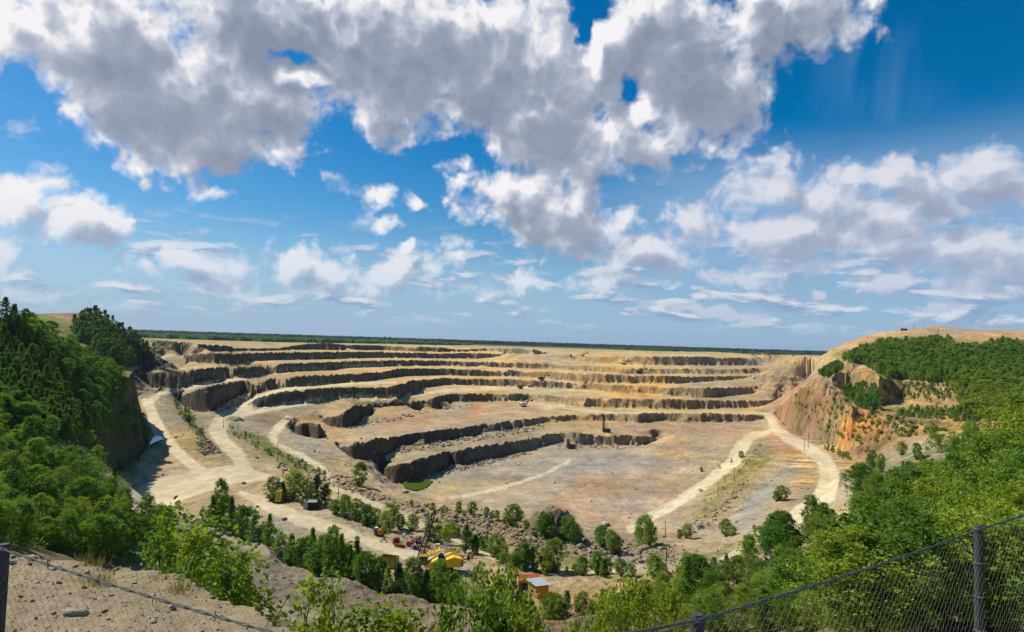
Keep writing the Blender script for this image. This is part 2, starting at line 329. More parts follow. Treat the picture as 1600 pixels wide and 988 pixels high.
# slopes of the lookout hill
WL(*[(k * 6.6, 6.6, -4.7) for k in (-0.12, 0.1, 0.3, 0.46)])
for Yv, zs in ((12, (-6.5,-7.2,-8.5,-8.5,-7.2,-5.6,-4.5)), (40, (-14,-20,-27,-28,-23,-15.5,-8)), (70, (-22,-33,-43,-44,-37,-27,-15)), (105, (-30,-42,-53,-53.5,-47,-38,-22))):
    WL(*[(k * Yv, Yv, z) for k, z in zip((-0.9, -0.6, -0.3, 0.0, 0.3, 0.58, 0.85), zs)])
WL((130,170,-31),(100,165,-39),(75,165,-47),(55,165,-54),(40,170,-59)); WL((175,230,-34),(130,235,-45),(110,240,-60))
WL((210,290,-33),(185,310,-42),(165,320,-62)); WL((-150,165,-20),(-125,170,-30),(-100,175,-45),(-80,180,-57),(-65,185,-62))
# west hill with its dark cliff
WL((-92,205,-66),(-112,215,-66.5),(-135,232,-66.5),(-157,255,-66),(-180,300,-66),(-198,353,-65.5),(-225,400,-62),(-262,450,-58),(-292,505,-53.5))
WL((-110,195,-50),(-132,212,-46),(-152,236,-42),(-168,262,-37),(-190,305,-31),(-208,353,-27),(-236,402,-27),(-276,452,-30),(-304,505,-36))
WL((-190,240,4),(-196,262,-1),(-200,290,-9),(-206,320,-23),(-218,353,-30)); WL((-300,240,8),(-300,320,-8),(-300,400,-22),(-325,450,-30))
# second hill behind it
WL((-470,560,-2),(-402,600,8),(-372,600,-3),(-330,600,-24),(-312,615,-40)); WL((-520,700,14),(-462,700,16),(-430,690,6)); WL((-520,900,-12),(-440,900,-18),(-400,820,-20),(-350,760,-26))
# plain beyond the pit
for Yv, zv in ((1300, -19), (1750, -21), (2500, -22), (4000, -22), (8000, -23), (15500, -26)):
    if Yv == 1300: WL(*[(k * Yv, Yv, zv) for k in (-0.55, -0.45, -0.36)])
    else: WL(*[(k * Yv, Yv, zv) for k in (-1.04, 0, 1.04)])
PL((760,541.5,-21),(900,545.5,-19),(1000,549,-17),(1100,550,-16),(1250,553,-15))
# east wall: lower and upper rock face, forest bench, spoil heap
face([(1212,643),(1249,607),(1292,600),(1317,631),(1348,641),(1390,650),(1433,656),(1475,657),(1518,657),(1560,650)],
     [(1212,648),(1240,676),(1275,690),(1309,702),(1334,713),(1380,712),(1433,706),(1518,700),(1560,700)],
     [(1212,-76),(1250,-75),(1309,-72),(1340,-68),(1433,-57),(1518,-52)], 30, 11, 6)
face(Z5((520,395),(560,400),(700,350),(790,385),(840,402),(900,408),(1000,412),(1290,425),(1450,425)),
     Z5((520,440),(600,480),(700,520),(790,560),(850,520),(905,505),(1000,520),(1190,545),(1450,560)),
     [(1297,-41),(1345,-40),(1373,-40),(1405,-37),(1487,-35),(1560,-33)], 26, 12, 6)
WL((280,560,-22),(330,620,-12),(370,700,-2),(420,760,9)); WL((430,560,-12),(470,640,4),(520,700,14),(560,750,18)); WL((620,620,16),(640,760,24))
WL((350,700,-16),(385,790,-25),(418,860,-21)); WL((440,800,2),(500,850,12)); WL((497,1000,2),(525,1000,16),(556,1000,28),(600,1000,36),(670,1000,43),(760,1000,40),(900,1000,36)); WL((440,1050,-14),(480,1000,-10),(470,930,-9),(455,850,-9))
WL((480,1180,-14),(800,1200,-10),(1150,1200,-5)); WL((700,870,24),(800,880,26))
PL((1190,554,-14),(1270,555,-13),(1330,557,-13))
# the lookout itself
edge = [(-40,852),(0,850),(80,862),(150,871),(230,884),(300,904),(360,925),(420,948),(470,985),(480,1010),(560,1100),(1250,1100),(1330,1010),(1345,990),(1372,967),(1400,956),(1440,948),(1490,955),(1540,968),(1600,978),(1680,980)]
epts = []
for u, v in edge:
    x, y, z = P(u, v, -2.42 if u < 1000 else -2.33); epts.append((x, y, z))
ea = np.array([p[0] / p[1] for p in epts]); eY = np.array([p[1] for p in epts]); o_ = np.argsort(ea)
edgeY = np.interp(acol, ea[o_], eY[o_]) * (1 + 0.035 * fbm(acol * 26, acol * 0, 3, 3))
YY, AA = np.meshgrid(Yrow, acol, indexing='ij'); XX = AA * YY
pad = YY < edgeY[None, :]
Zf[pad] = (-2.42 + 0.09 * sstep(AA, 0.1, 0.5))[pad]; FX[pad] = True
# a membrane between all the fixed lines
def solve(Zv, Fv):
    shp = Zv.shape
    if min(shp) < 12:
        m = Zv[Fv].mean() if Fv.any() else 0.0; Z = np.where(Fv, Zv, m); it = 400
    else:
        pj, pi = shp[0] % 2, shp[1] % 2
        Zp = np.pad(np.where(Fv, Zv, 0), ((0, pj), (0, pi))); Fp = np.pad(Fv.astype(float), ((0, pj), (0, pi)))
        sh = (Zp.shape[0] // 2, 2, Zp.shape[1] // 2, 2)
        sz = Zp.reshape(sh).sum((1, 3)); sf = Fp.reshape(sh).sum((1, 3))
        Zc = solve(np.where(sf > 0, sz / np.maximum(sf, 1), 0), sf > 0)
        jc = (np.arange(shp[0]) - 0.5) / 2; ic = (np.arange(shp[1]) - 0.5) / 2
        j0 = np.clip(np.floor(jc).astype(int), 0, Zc.shape[0] - 2); i0 = np.clip(np.floor(ic).astype(int), 0, Zc.shape[1] - 2)
        fj = np.clip(jc - j0, 0, 1)[:, None]; fi = np.clip(ic - i0, 0, 1)[None]
        Z = (Zc[j0][:, i0] * (1 - fi) + Zc[j0][:, i0 + 1] * fi) * (1 - fj) + (Zc[j0 + 1][:, i0] * (1 - fi) + Zc[j0 + 1][:, i0 + 1] * fi) * fj
        Z = np.where(Fv, Zv, Z); it = 45
    for _ in range(it):
        Q = np.pad(Z, 1, mode='edge')
        Z = np.where(Fv, Zv, 0.25 * (Q[:-2, 1:-1] + Q[2:, 1:-1] + Q[1:-1, :-2] + Q[1:-1, 2:]))
    return Z
Z0 = solve(Zf, FX)
# ------------------------------------------------------------------ what covers the ground: traced areas of soil, road, rubble, grass (real colours, unlit)
SW, SH = 800, 494
gu, gv = np.meshgrid((np.arange(SW) + 0.5) * 2, (np.arange(SH) + 0.5) * 2)
def blur(A, r):
    if r < 1: return A
    for ax in (0, 1):
        for _ in range(2):
            Q = np.concatenate([np.repeat(np.take(A, [0], ax), r, ax), A, np.repeat(np.take(A, [-1], ax), r, ax)], ax)
            c = np.cumsum(np.concatenate([np.zeros_like(np.take(Q, [0], ax)), Q], ax), ax)
            n = A.shape[ax]
            A = (np.take(c, np.arange(2 * r + 1, 2 * r + 1 + n), ax) - np.take(c, np.arange(n), ax)) / (2 * r + 1)
    return A
def poly(pts, soft=1):
    pts = np.array(pts, float); m = np.zeros((SH, SW), bool)
    x, y = pts[:, 0], pts[:, 1]; n = len(x)
    for k in range(n):
        x1, y1, x2, y2 = x[k], y[k], x[(k + 1) % n], y[(k + 1) % n]
        if y1 == y2: continue
        c = ((gv < y1) != (gv < y2)) & (gu < (x2 - x1) * (gv - y1) / (y2 - y1) + x1)
        m ^= c
    return blur(m.astype(float), soft)
def line(pts, soft=1):
    """(u, v, half width) points"""
    m = np.zeros((SH, SW))
    for (x1, y1, w1), (x2, y2, w2) in zip(pts[:-1], pts[1:]):
        dx, dy = x2 - x1, y2 - y1; L = dx * dx + dy * dy + 1e-9
        t = np.clip(((gu - x1) * dx + (gv - y1) * dy) / L, 0, 1)
        d = np.hypot(gu - x1 - t * dx, (gv - y1 - t * dy) * 1.35)
        m = np.maximum(m, np.clip((w1 + (w2 - w1) * t - d) / 1.2 + 0.5, 0, 1))
    return blur(m, soft)
CI = np.zeros((SH, SW, 3)); CI[:] = S(168, 148, 112)
def paint(m, col, k=1.0):
    CI[:] = CI * (1 - m[..., None] * k) + np.array(col) * m[..., None] * k
TAN, SAND, GREY, OCH, ORG = S(176, 156, 116), S(196, 172, 124), S(150, 143, 130), S(196, 150, 78), S(190, 128, 76)
PINK, LGREY, BROWN, OLIVE, DGREY = S(164, 138, 118), S(172, 166, 150), S(128, 108, 82), S(118, 116, 62), S(118, 112, 100)
# far benches: warm in the middle, greyer to the east
paint(poly([(520,530),(1230,545),(1230,660),(900,640),(640,600),(520,570)], 12), S(186, 160, 112), 0.8)
paint(poly([(1080,560),(1330,560),(1330,660),(1060,650)], 12), S(152, 138, 116), 0.8)
paint(poly([(790,545),(900,560),(880,640),(800,640)], 8), S(170, 158, 128), 0.7)
for p_, c_, k_ in (
    (Z4((40,325),(150,310),(330,315),(430,330),(300,340),(20,345)), OCH, 0.8), (Z4((560,450),(620,405),(760,395),(930,400),(900,440),(760,430),(600,470)), OCH, 0.9),
    (Z4((510,240),(560,225),(690,225),(680,255),(560,268)), OCH, 0.8), (Z4((960,250),(1010,215),(1090,240),(1060,275),(990,270)), S(214,168,92), 0.9),
    (Z4((740,300),(900,290),(1050,290),(1040,325),(900,322)), SAND, 0.7), (Z4((720,350),(850,335),(960,340),(960,375),(820,380)), OCH, 0.6),
    (Z4((60,265),(180,255),(230,275),(160,295),(80,290)), ORG, 0.7), (Z4((120,375),(190,365),(220,400),(160,405)), ORG, 0.6),
    (Z4((525,470),(590,470),(585,525),(535,525)), S(206,150,50), 0.9), (Z4((1390,480),(1450,475),(1440,520),(1395,525)), S(206,150,50), 0.9),
    (Z4((0,405),(150,420),(600,425),(560,465),(200,445),(0,430)), S(186,170,130), 0.6), (Z4((700,170),(900,185),(1400,195),(1400,215),(900,210),(600,190)), S(206,184,136), 0.8),
    (Z3((1200,140),(1520,150),(1520,165),(1200,152)), S(226,214,182), 0.9), (Z3((700,145),(1100,150),(1200,165),(800,160)), S(196,172,120), 0.7),
    (Z3((1140,370),(1330,365),(1380,395),(1140,395)), S(196,160,84), 0.7), (Z3((1370,320),(1520,280),(1520,345),(1380,345)), OCH, 0.7),
    (Z3((300,260),(420,270),(560,290),(540,310),(200,320),(0,330),(250,290)), S(190,164,104), 0.7), (Z3((300,345),(450,330),(450,370),(250,385)), S(176,152,104), 0.6),
    (Z2((1180,200),(1220,205),(1200,235),(1150,235)), OCH, 0.5), (Z2((1340,340),(1420,350),(1400,395),(1280,385)), S(170,150,100), 0.6),
    (Z2((560,620),(640,610),(700,630),(640,640)), S(186,178,120), 0.8), (Z2((680,560),(1020,530),(1010,570),(880,650),(800,670),(700,600)), S(134,110,84), 0.85),
    (Z2((800,680),(940,670),(950,720),(830,725)), S(214,170,84), 0.95), (Z2((940,590),(880,660),(960,720),(1200,880),(1100,880),(860,730),(820,680)), S(160,146,124), 0.6),
    (Z2((700,540),(900,520),(1150,500),(1330,510),(1150,570),(980,590),(900,560)), S(178,152,100), 0.6),
    (Z3((200,600),(260,650),(420,700),(520,715),(400,735),(250,745),(180,720),(230,680)), S(180,142,82), 0.8),
    (Z3((420,640),(640,560),(860,560),(1000,500),(1400,500),(1520,520),(1520,570),(1130,615),(700,670),(480,700),(350,680)), S(164,146,122), 0.9),
    (Z3((600,560),(760,560),(960,590),(800,625),(560,655),(480,645),(620,600)), S(178,132,84), 0.6), (Z3((1090,490),(1160,490),(1140,580),(1060,585)), S(190,120,74), 0.6),
    (Z3((930,520),(1080,500),(1090,550),(940,555)), S(146,152,138), 0.8), (Z3((660,745),(1150,690),(1520,600),(1520,650),(1200,700),(900,770),(600,840)), S(148,132,100), 0.8),
    ([(650,775),(700,735),(860,700),(1000,700),(1060,720),(1100,735),(1060,780),(990,820),(900,830),(760,800)], S(166,150,126), 0.9),
    (Z4((360,765),(700,775),(960,850),(900,930),(500,920),(200,900),(330,830)), S(146,140,128), 0.75),
    ([(900,745),(1040,735),(1070,770),(1000,820),(930,825),(860,800)], S(182,142,100), 0.85), ([(700,760),(800,750),(900,765),(850,800),(740,785)], S(172,152,120), 0.7),
    ([(655,760),(690,745),(740,748),(700,780)], S(176,156,70), 0.7), ([(655,782),(700,765),(690,790)], S(206,168,104), 0.8),
    (Z4((840,760),(980,700),(1090,740),(1060,800),(950,820),(880,800)), S(190,144,74), 0.85), (Z4((900,900),(1080,880),(1040,940),(940,950)), S(206,170,120), 0.7),
    (Z4((600,620),(1300,610),(1500,640),(1300,700),(1000,690),(620,680)), S(160,134,112), 0.9), (Z4((1050,690),(1200,680),(1150,715),(1060,715)), S(116,116,104), 0.7),
    (Z4((560,560),(700,560),(760,600),(620,625)), S(170,138,100), 0.7), (Z4((180,645),(280,630),(250,670),(170,680)), S(140,142,70), 0.7),
    (Z3((840,765),(960,750),(900,790)), S(128,126,66), 0.7),
    ([(1215,715),(1160,720),(1120,760),(1080,810),(1110,830),(1180,770)], S(164,144,92), 0.8), (Z5((180,700),(380,790),(300,820),(190,780)), S(186,130,84), 0.85),
    (Z5((0,860),(100,740),(230,790),(200,830),(60,960),(0,985)), S(150,132,76), 0.8),
    ([(1140,812),(1165,780),(1190,755),(1240,722),(1262,728),(1225,760),(1190,800),(1150,820)], S(146,142,130), 0.95), ([(1225,790),(1275,735),(1290,760),(1255,800),(1200,830)], S(140,126,100), 0.8),
    # east wall
    (Z5((230,500),(330,440),(450,390),(560,480),(600,560),(480,600),(380,740),(260,700),(220,580)), S(172,134,98), 0.9),
    (Z5((340,470),(420,440),(400,520),(340,540)), ORG, 0.8), (Z5((420,470),(520,490),(440,620),(380,600)), S(122,98,82), 0.6),
    (Z5((490,620),(520,560),(600,530),(600,600),(540,680)), S(176,152,90), 0.8), (Z5((560,690),(640,600),(720,580),(720,640),(600,730),(600,790),(560,780)), S(214,142,78), 0.9),
    (Z5((650,380),(700,350),(760,340),(740,380),(690,420)), S(214,160,70), 0.9), (Z5((560,370),(660,360),(660,440),(590,470)), S(184,150,104), 0.8),
    (Z5((640,600),(820,610),(820,720),(640,700)), S(184,132,90), 0.85), (Z5((640,720),(960,700),(960,780),(700,830),(620,800)), S(140,116,90), 0.8),
    (Z5((820,620),(1100,640),(1100,720),(900,720)), S(150,126,92), 0.7), (Z5((1080,650),(1300,630),(1290,720),(1150,720)), S(196,166,100), 0.8),
    (Z5((200,260),(720,280),(700,300),(200,310)), S(204,180,120), 0.8), (Z5((500,220),(620,150),(900,110),(1588,130),(1588,190),(900,180),(600,245)), S(176,142,108), 1.0),
    (Z5((1200,190),(1380,170),(1350,225),(1200,225)), S(186,150,110), 0.8), (Z5((900,190),(1000,185),(1000,205),(900,205)), S(186,160,120), 0.8),
    ([(826,842),(836,808),(860,792),(890,796),(899,842)], S(96, 84, 68), 1.0),
    # rubble and banks this side of the pit
    ([(500,740),(600,775),(700,795),(900,835),(1060,845),(1060,880),(900,870),(760,850),(640,800),(520,765)], S(140,126,96), 0.9),
    (Z2((470,700),(560,780),(430,800),(400,740)), S(110,100,82), 0.7), (Z2((700,740),(860,860),(760,860),(720,800)), S(138,132,118), 0.8),
    (Z2((560,590),(650,600),(1150,880),(1200,940),(960,900),(700,730),(580,680)), S(130,124,76), 0.7),
    (Z2((190,460),(300,470),(520,780),(400,800),(250,600)), S(142,126,88), 0.8),
    ([(190,600),(240,560),(260,560),(300,575),(260,590),(220,600)], S(132,124,78), 0.7),
    ([(225,512),(600,530),(600,536),(225,524)], S(96,104,56), 0.8),
    ([(900,890),(1010,895),(1010,960),(870,960),(870,915)], S(196,164,110), 0.8), ([(380,862),(480,885),(720,955),(980,955),(980,1000),(640,1000),(400,930)], S(140,118,90), 0.9),
    ([(735,880),(760,895),(740,920),(715,900)], S(140,134,122), 0.9),
    ([(590,825),(690,870),(560,830),(520,800),(560,790)], S(134,126,112), 0.6)):
    paint(poly(p_, 4), c_, k_ * (0.62 if p_[0][1] > 655 and 600 < p_[0][0] < 1200 and c_[0] - c_[2] > 0.2 else 0.9))
GI = np.zeros((SH, SW))      # grassy / overgrown ground
for p_, k_ in ((Z2((260,470),(320,500),(440,640),(500,760),(420,700),(330,600),(280,540)), 0.8), (Z2((580,600),(820,690),(1150,880),(1200,930),(900,850),(680,700)), 0.7),
               (Z2((0,300),(300,195),(400,200),(300,260),(100,310),(0,320)), 0.7), (Z2((250,150),(420,150),(500,180),(300,200)), 0.5), (Z2((1000,100),(1500,120),(1500,135),(800,128)), 0.5),
               ([(500,780),(640,830),(760,880),(860,890),(980,900),(1000,880),(820,860),(640,800),(540,770)], 0.6), ([(640,790),(900,842),(900,850),(650,805)], 0.35),
               (Z5((1,850),(120,740),(240,790),(100,960)), 0.6), ([(1100,760),(1170,700),(1200,700),(1150,770),(1060,840)], 0.5), ([(1080,850),(1130,840),(1110,870)], 0.5),
               (Z5((480,220),(620,240),(900,150),(1500,190),(1588,430),(1200,430),(830,390),(700,300),(560,300)), 0.95), (Z5((600,480),(790,560),(900,500),(1200,600),(1000,610),(780,590)), 0.55),
               (Z5((400,740),(560,790),(700,850),(640,900),(520,800)), 0.7), ([(0,450),(120,480),(240,545),(240,600),(150,620),(0,620)], 0.9), ([(0,600),(180,600),(160,740),(250,860),(0,860)], 0.8),
               ([(1320,730),(1600,650),(1600,900),(1000,960),(1100,860),(1330,790)], 0.6), (Z5((820,410),(1290,430),(1588,440),(1588,600),(1200,540),(1000,500),(820,480)), 0.35),
               (Z5((1000,620),(1588,600),(1588,900),(900,900),(960,760)), 0.5), ([(940,900),(1020,880),(1100,870),(1100,930),(960,960)], 0.5)):
    GI = np.maximum(GI, poly(p_, 4) * k_)
GI *= 1 - poly([(66,478),(140,478),(140,500),(110,500),(80,492)], 2)
paint(poly([(66,478),(140,478),(140,502),(110,500),(80,492)], 2), S(150, 124, 96), 1)
RI = np.zeros((SH, SW))      # haul roads
roads = [
    [(200,790,26),(250,772,32),(310,752,24),(360,742,19),(410,745,9),(440,752,5)], [(235,800,14),(280,768,14),(340,756,12)],
    [(375,770,5),(420,790,12),(470,812,14),(530,828,12),(590,850,12),(650,870,12),(700,882,8)],
    [(345,752,16),(382,735,13),(372,712,12),(350,692,12),(338,672,14),(348,655,14),(380,640,9),(400,625,7),(430,612,5),(480,604,4),(560,600,3.5),(620,597,3)],
    [(348,655,8),(400,642,6.5),(460,632,6),(500,626,4),(560,618,3.5),(590,624,4)], [(560,624,3),(620,622,3.5),(680,612,3.5),(760,607,3.5),(850,606,2),(960,616,2)],
    [(310,735,10),(275,705,10),(255,675,8),(240,650,7),(233,630,7),(250,616,4.5),(290,608,4),(330,597,4),(400,588,3.5),(440,580,3),(520,575,3),(600,571,3),(640,566,2)],
    [(225,625,4),(236,660,4),(250,690,4)], [(193,581,2),(225,570,2.6),(258,557,3),(280,552,2.5)], [(215,583,1.5),(280,577,2.4),(360,568,2.4),(440,563,2),(520,558,2),(600,556,1.5)],
    [(450,657,9),(435,668,8),(426,680,7),(432,695,5)], [(432,695,5),(470,712,6),(505,733,7),(520,750,5)], [(520,762,6),(560,778,7),(610,800,7),(660,822,6),(720,846,5),(745,862,5),(800,883,4),(880,893,4),(960,893,4)],
    [(700,779,2.5),(740,773,4),(800,758,4),(850,741,3.5),(885,724,3),(892,715,2)], [(820,628,2),(900,640,3),(960,646,3.4),(1050,644,2.6),(1150,644,2.2),(1200,648,5)],
    [(915,674,2),(940,676,2)], [(880,634,3),(850,639,3)], [(800,590,1.6),(900,597,1.6),(960,600,1.6),(1060,601,1.8),(1120,597,1.8),(1180,586,1.6)],
    [(1190,622,1),(1150,613,1)],
    [(1203,648,6),(1210,668,8),(1232,685,10),(1262,700,11),(1288,720,13),(1298,745,16),(1288,775,18),(1252,802,17),(1210,830,11),(1160,858,7),(1120,880,5)],
    [(1200,675,5),(1175,682,8),(1157,700,12),(1145,722,11),(1110,750,10),(1060,785,10),(1015,808,9),(985,826,8)],
    [(1176,810,0.1),(1240,738,1.2)], [(1145,800,3),(1160,790,2)]]
for r_ in roads: RI = np.maximum(RI, line(r_, 0))
BI = np.zeros((SH, SW))      # broken rock
for p_, k_ in (([(520,745),(600,775),(760,805),(900,838),(1060,850),(1060,885),(900,875),(760,850),(640,805),(530,765)], 1), (Z2((450,680),(560,790),(430,800),(400,700)), 1),
               (Z3((660,745),(1150,690),(1520,600),(1520,650),(1200,700),(1000,740),(660,790)), 1), (Z3((940,880),(1450,780),(1450,800),(1000,900)), 0.8), ([(1060,830),(1130,780),(1170,735),(1180,740),(1130,800),(1080,840)], 0.7),
               ([(380,862),(480,885),(720,955),(980,955),(980,1000),(640,1000),(400,930)], 0.45), (Z3((0,700),(300,740),(300,870),(100,800)), 0.5), (Z4((200,640),(500,600),(500,650),(300,680)), 0.8)):
    BI = np.maximum(BI, poly(p_, 3) * k_)
def samp(A, u, v):
    x = np.clip(u / 2 - 0.5, 0, SW - 1.001); y = np.clip(v / 2 - 0.5, 0, SH - 1.001)
    i = x.astype(int); j = y.astype(int); fx = x - i; fy = y - j
    if A.ndim == 3: fx = fx[..., None]; fy = fy[..., None]
    return (A[j, i] * (1 - fx) + A[j, i + 1] * fx) * (1 - fy) + (A[j + 1, i] * (1 - fx) + A[j + 1, i + 1] * fx) * fy
# ------------------------------------------------------------------ detail on the membrane
dY = np.gradient(Yrow)[:, None]
def steepness(Z):
    gy = np.gradient(Z, axis=0) / dY
    gx = np.gradient(Z, axis=1) / (YY * dA)
    return np.hypot(gx, gy - 0 * gx)
st0 = steepness(Z0)
PU, PV = project(XX, YY, Z0)
road0 = samp(RI, PU, PV); rub0 = samp(BI, PU, PV)
far = sstep(YY, 60, 150)
big = fbm(XX / 38, YY / 38, 21, 4) * 2.0 * far * (1 - 0.9 * sstep(st0, 0.5, 1.0))
rocky = sstep(st0, 0.7, 1.5) * far
small = fbm(XX / 7, YY / 7, 31, 3, 0.6)
peb = np.abs(fbm(XX / 3.2, YY / 3.2, 41, 3, 0.65))
calm = (1 - 0.93 * np.clip(road0, 0, 1)) * (1 - 0.6 * samp(poly([(650,770),(700,735),(900,700),(1060,720),(1060,780),(900,828),(760,800)], 6), PU, PV))
wp = Z0 + calm * (big * 0.35 + far * small * 0.55 + rub0 * far * (peb * 1.9 - 0.3))
eastw = sstep(AA, 0.40, 0.46) * sstep(YY, 330, 360) * sstep(-YY, -800, -740)
wp += eastw * sstep(st0, 0.2, 0.6) * (fbm(XX / 14, YY / 14, 57, 5, 0.62) * 4.5 - np.abs(fbm(XX / 7, YY / 7, 58, 3)) * 3.0) * calm
tp = (Z0 + fbm(XX / 30, YY / 30, 59, 3) * 5) / 8.5
wp += eastw * sstep(st0, 0.25, 0.5) * (-0.85) * 8.5 / 6.283 * np.sin(6.283 * tp)
wp += rocky * (-np.abs(vn(XX / 2.1, YY / 2.6, 56)) * 1.7)
wp += rocky * (fbm(XX / 9, YY / 9, 51, 4, 0.65) * 5.0 - np.abs(vn(XX / 4.0, YY / 4.0, 55)) * 3.4)
# loose heaps at the foot of the faces
wp += far * sstep(st0, 0.05, 0.5) * (1 - rocky) * np.abs(fbm(XX / 11, YY / 11, 61, 3)) * 2.2
# far forested plain, hills
hillm = sstep(AA, 0.46, 0.56) * sstep(YY, 560, 640) + sstep(-AA, 0.5, 0.58) * sstep(YY, 230, 280) * sstep(-YY, -950, -850) * sstep(Z0, -40, -30)
wp += hillm * fbm(XX / 60, YY / 60, 71, 4) * 4.0
# near slope: gullies and clods
nearm = (~pad) & (YY < 170)
wp += np.where(nearm, fbm(XX / 9, YY / 9, 81, 4) * 0.9 * sstep(YY, 6, 30) + fbm(XX / 1.6, YY / 1.6, 85, 3) * 0.10, 0)
padn = fbm(XX / 1.1, YY / 1.1, 91, 4) * 0.045 + fbm(XX / 0.16, YY / 0.16, 95, 3, 0.6) * 0.012
lip = np.clip(1 - (edgeY[None, :] - YY) / 1.3, 0, 1)
wp += np.where(pad, padn - lip ** 2 * 0.05, 0)
# the rubble cone beside the pit edge and two spoil heaps
def cone(u, v, z, rx, ry, h, seed=0):
    global wp
    x, y, _ = P(u, v, z)
    d = np.hypot((XX - x) / rx, (YY - y) / ry) + 0.12 * fbm(XX / 5, YY / 5, seed, 3)
    wp += sstep(1 - d, 0, 0.75) * h * (1 + 0.15 * fbm(XX / 2.5, YY / 2.5, seed + 2, 3))
cone(860, 838, -71, 13.5, 11, 9.5, 5)
cone(365, 655, -64.5, 9, 8, 3.5, 7); cone(1150, 798, -79, 4, 5, 1.6, 8)
wp += far * calm * (YY < 900) * fbm(XX / 2.3, YY / 2.3, 65, 2) * 0.35
ZG = wp
def zat(X, Y):
    gi, gj = gidx(X, Y)
    i = int(np.clip(gi, 0, NA - 2)); j = int(np.clip(gj, 0, NJ - 2)); fi, fj = gi - i, gj - j
    return float((ZG[j, i] * (1 - fi) + ZG[j, i + 1] * fi) * (1 - fj) + (ZG[j + 1, i] * (1 - fi) + ZG[j + 1, i + 1] * fi) * fj)
def hit(u, v, ymin=100.0, ymax=1e9):
    """where the ray of a photograph pixel meets the ground"""
    a, s = rays(u, v); a = float(a); s = float(s)
    gi = (a - A0) / dA; i = int(np.clip(gi, 0, NA - 2)); f = gi - i
    col = ZG[:, i] * (1 - f) + ZG[:, i + 1] * f
    k = np.nonzero((col >= s * Yrow) & (Yrow >= ymin) & (Yrow <= ymax))[0]
    if len(k) == 0: return None
    j = k[0]
    d0 = col[j - 1] - s * Yrow[j - 1]; d1 = col[j] - s * Yrow[j]
    t = 0 if d1 == d0 else np.clip(-d0 / (d1 - d0), 0, 1)
    Y = Yrow[j - 1] + (Yrow[j] - Yrow[j - 1]) * t
    return (a * Y, Y, float(col[j - 1] + (col[j] - col[j - 1]) * t))
# ------------------------------------------------------------------ colours per vertex
st = steepness(ZG)
PU, PV = project(XX, YY, ZG)
wob = 3.0 * sstep(YY, 150, 300)
wu = fbm(XX / 16, YY / 16, 101, 4, 0.65) * wob; wv = fbm(XX / 16, YY / 16, 111, 4, 0.65) * wob * 0.6
C = samp(CI, PU + wu * 2, PV + wv * 2)
roadm = samp(blur(RI, 1), PU + wu * 0.9, PV + wv * 0.9)
grass = samp(GI, PU + wu, PV + wv); rmk0_ = np.clip(roadm * 1.5, 0, 1)
mott = fbm(XX / 22, YY / 30, 121, 5, 0.62)[..., None]
C = C * (1 + 0.42 * mott)
C = C * (1 + 0.30 * fbm(XX / 9, YY / 11, 125, 4, 0.65)[..., None] * (1 - np.clip(roadm, 0, 1)[..., None]))
gr = sstep(fbm(XX / 70, YY / 90, 127, 4, 0.6), 0.0, 0.35)[..., None]; C = C * (1 - gr * 0.4) + C.mean(-1, keepdims=True) * np.array([1.0, 0.97, 0.88]) * 0.85 * gr * 0.4
warm = fbm(XX / 45, YY / 60, 131, 4, 0.6)[..., None]
C = C * np.array([1.0, 1.0, 1.0]) * (1 + warm * np.array([0.10, 0.0, -0.22]))
HX = (XX * 0.8 + YY * 0.6)
stp = sstep(st, 0.35, 0.8)
v3 = lambda L, Lz, sd, o=4: fbm(HX / L, ZG / Lz + YY / (L * 3), sd, o, 0.65)          # rock pattern that also varies with height
ew_ = (eastw * (1 - rmk0_))[..., None]; C = C * (1 + ew_ * (0.7 * v3(5, 2.6, 143) + 0.35 * v3(18, 7, 144))[..., None])
C = C * (1 + ew_ * np.array([0.10, -0.02, -0.22]))
C = np.where((ew_ > 0.5) & (C[..., :1] > 0), C * (1 - 0.35 * sstep(v3(3.2, 1.6, 146, 3), 0.12, 0.4))[..., None], C)
olw = sstep(fbm(XX / 13, YY / 13, 145, 4, 0.6), 0.02, 0.3)[..., None] * ew_ * 0.45; C = C * (1 - olw) + np.array(S(112, 112, 62)) * olw
# streaks left by trucks and blasting on the floors
stre = fbm(XX / 40 + YY / 70, YY / 5, 141, 4, 0.6)[..., None]
C = C * (1 + 0.16 * stre * (1 - roadm[..., None]))
gm = sstep(grass + 0.45 * fbm(XX / 5, YY / 5, 151, 4, 0.6) * (YY > 60), 0.35, 0.75)[..., None]
C = C * (1 - gm * 0.85) + np.array(S(104, 108, 52)) * gm * 0.85
RK = np.array(S(56, 55, 54)) * (1 + 0.5 * v3(4.5, 9, 161)[..., None] + 0.5 * np.clip(v3(2.2, 5, 163, 3), 0, 1)[..., None])  # rock colour darkened so the shaded west faces go near black
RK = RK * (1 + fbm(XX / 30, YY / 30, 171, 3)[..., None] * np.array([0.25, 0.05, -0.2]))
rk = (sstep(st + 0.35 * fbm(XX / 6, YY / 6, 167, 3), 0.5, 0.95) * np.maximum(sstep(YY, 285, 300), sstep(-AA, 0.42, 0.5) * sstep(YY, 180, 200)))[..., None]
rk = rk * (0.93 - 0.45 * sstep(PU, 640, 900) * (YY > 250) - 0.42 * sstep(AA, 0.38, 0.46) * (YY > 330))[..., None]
RK = np.where((sstep(PU, 700, 950) * (YY > 250))[..., None] > 0.5, RK * 2.6 * np.array([1.12, 1.0, 0.8]) * (1 - 0.62 * sstep(v3(6, 14, 166, 4), -0.02, 0.22))[..., None], RK)  # lighter, warmer copy of the rock for sunlit east faces, cracks darkened
C = C * (1 - rk) + RK * rk * (0.6 + 0.4 * np.minimum(C / C.mean(), 2))
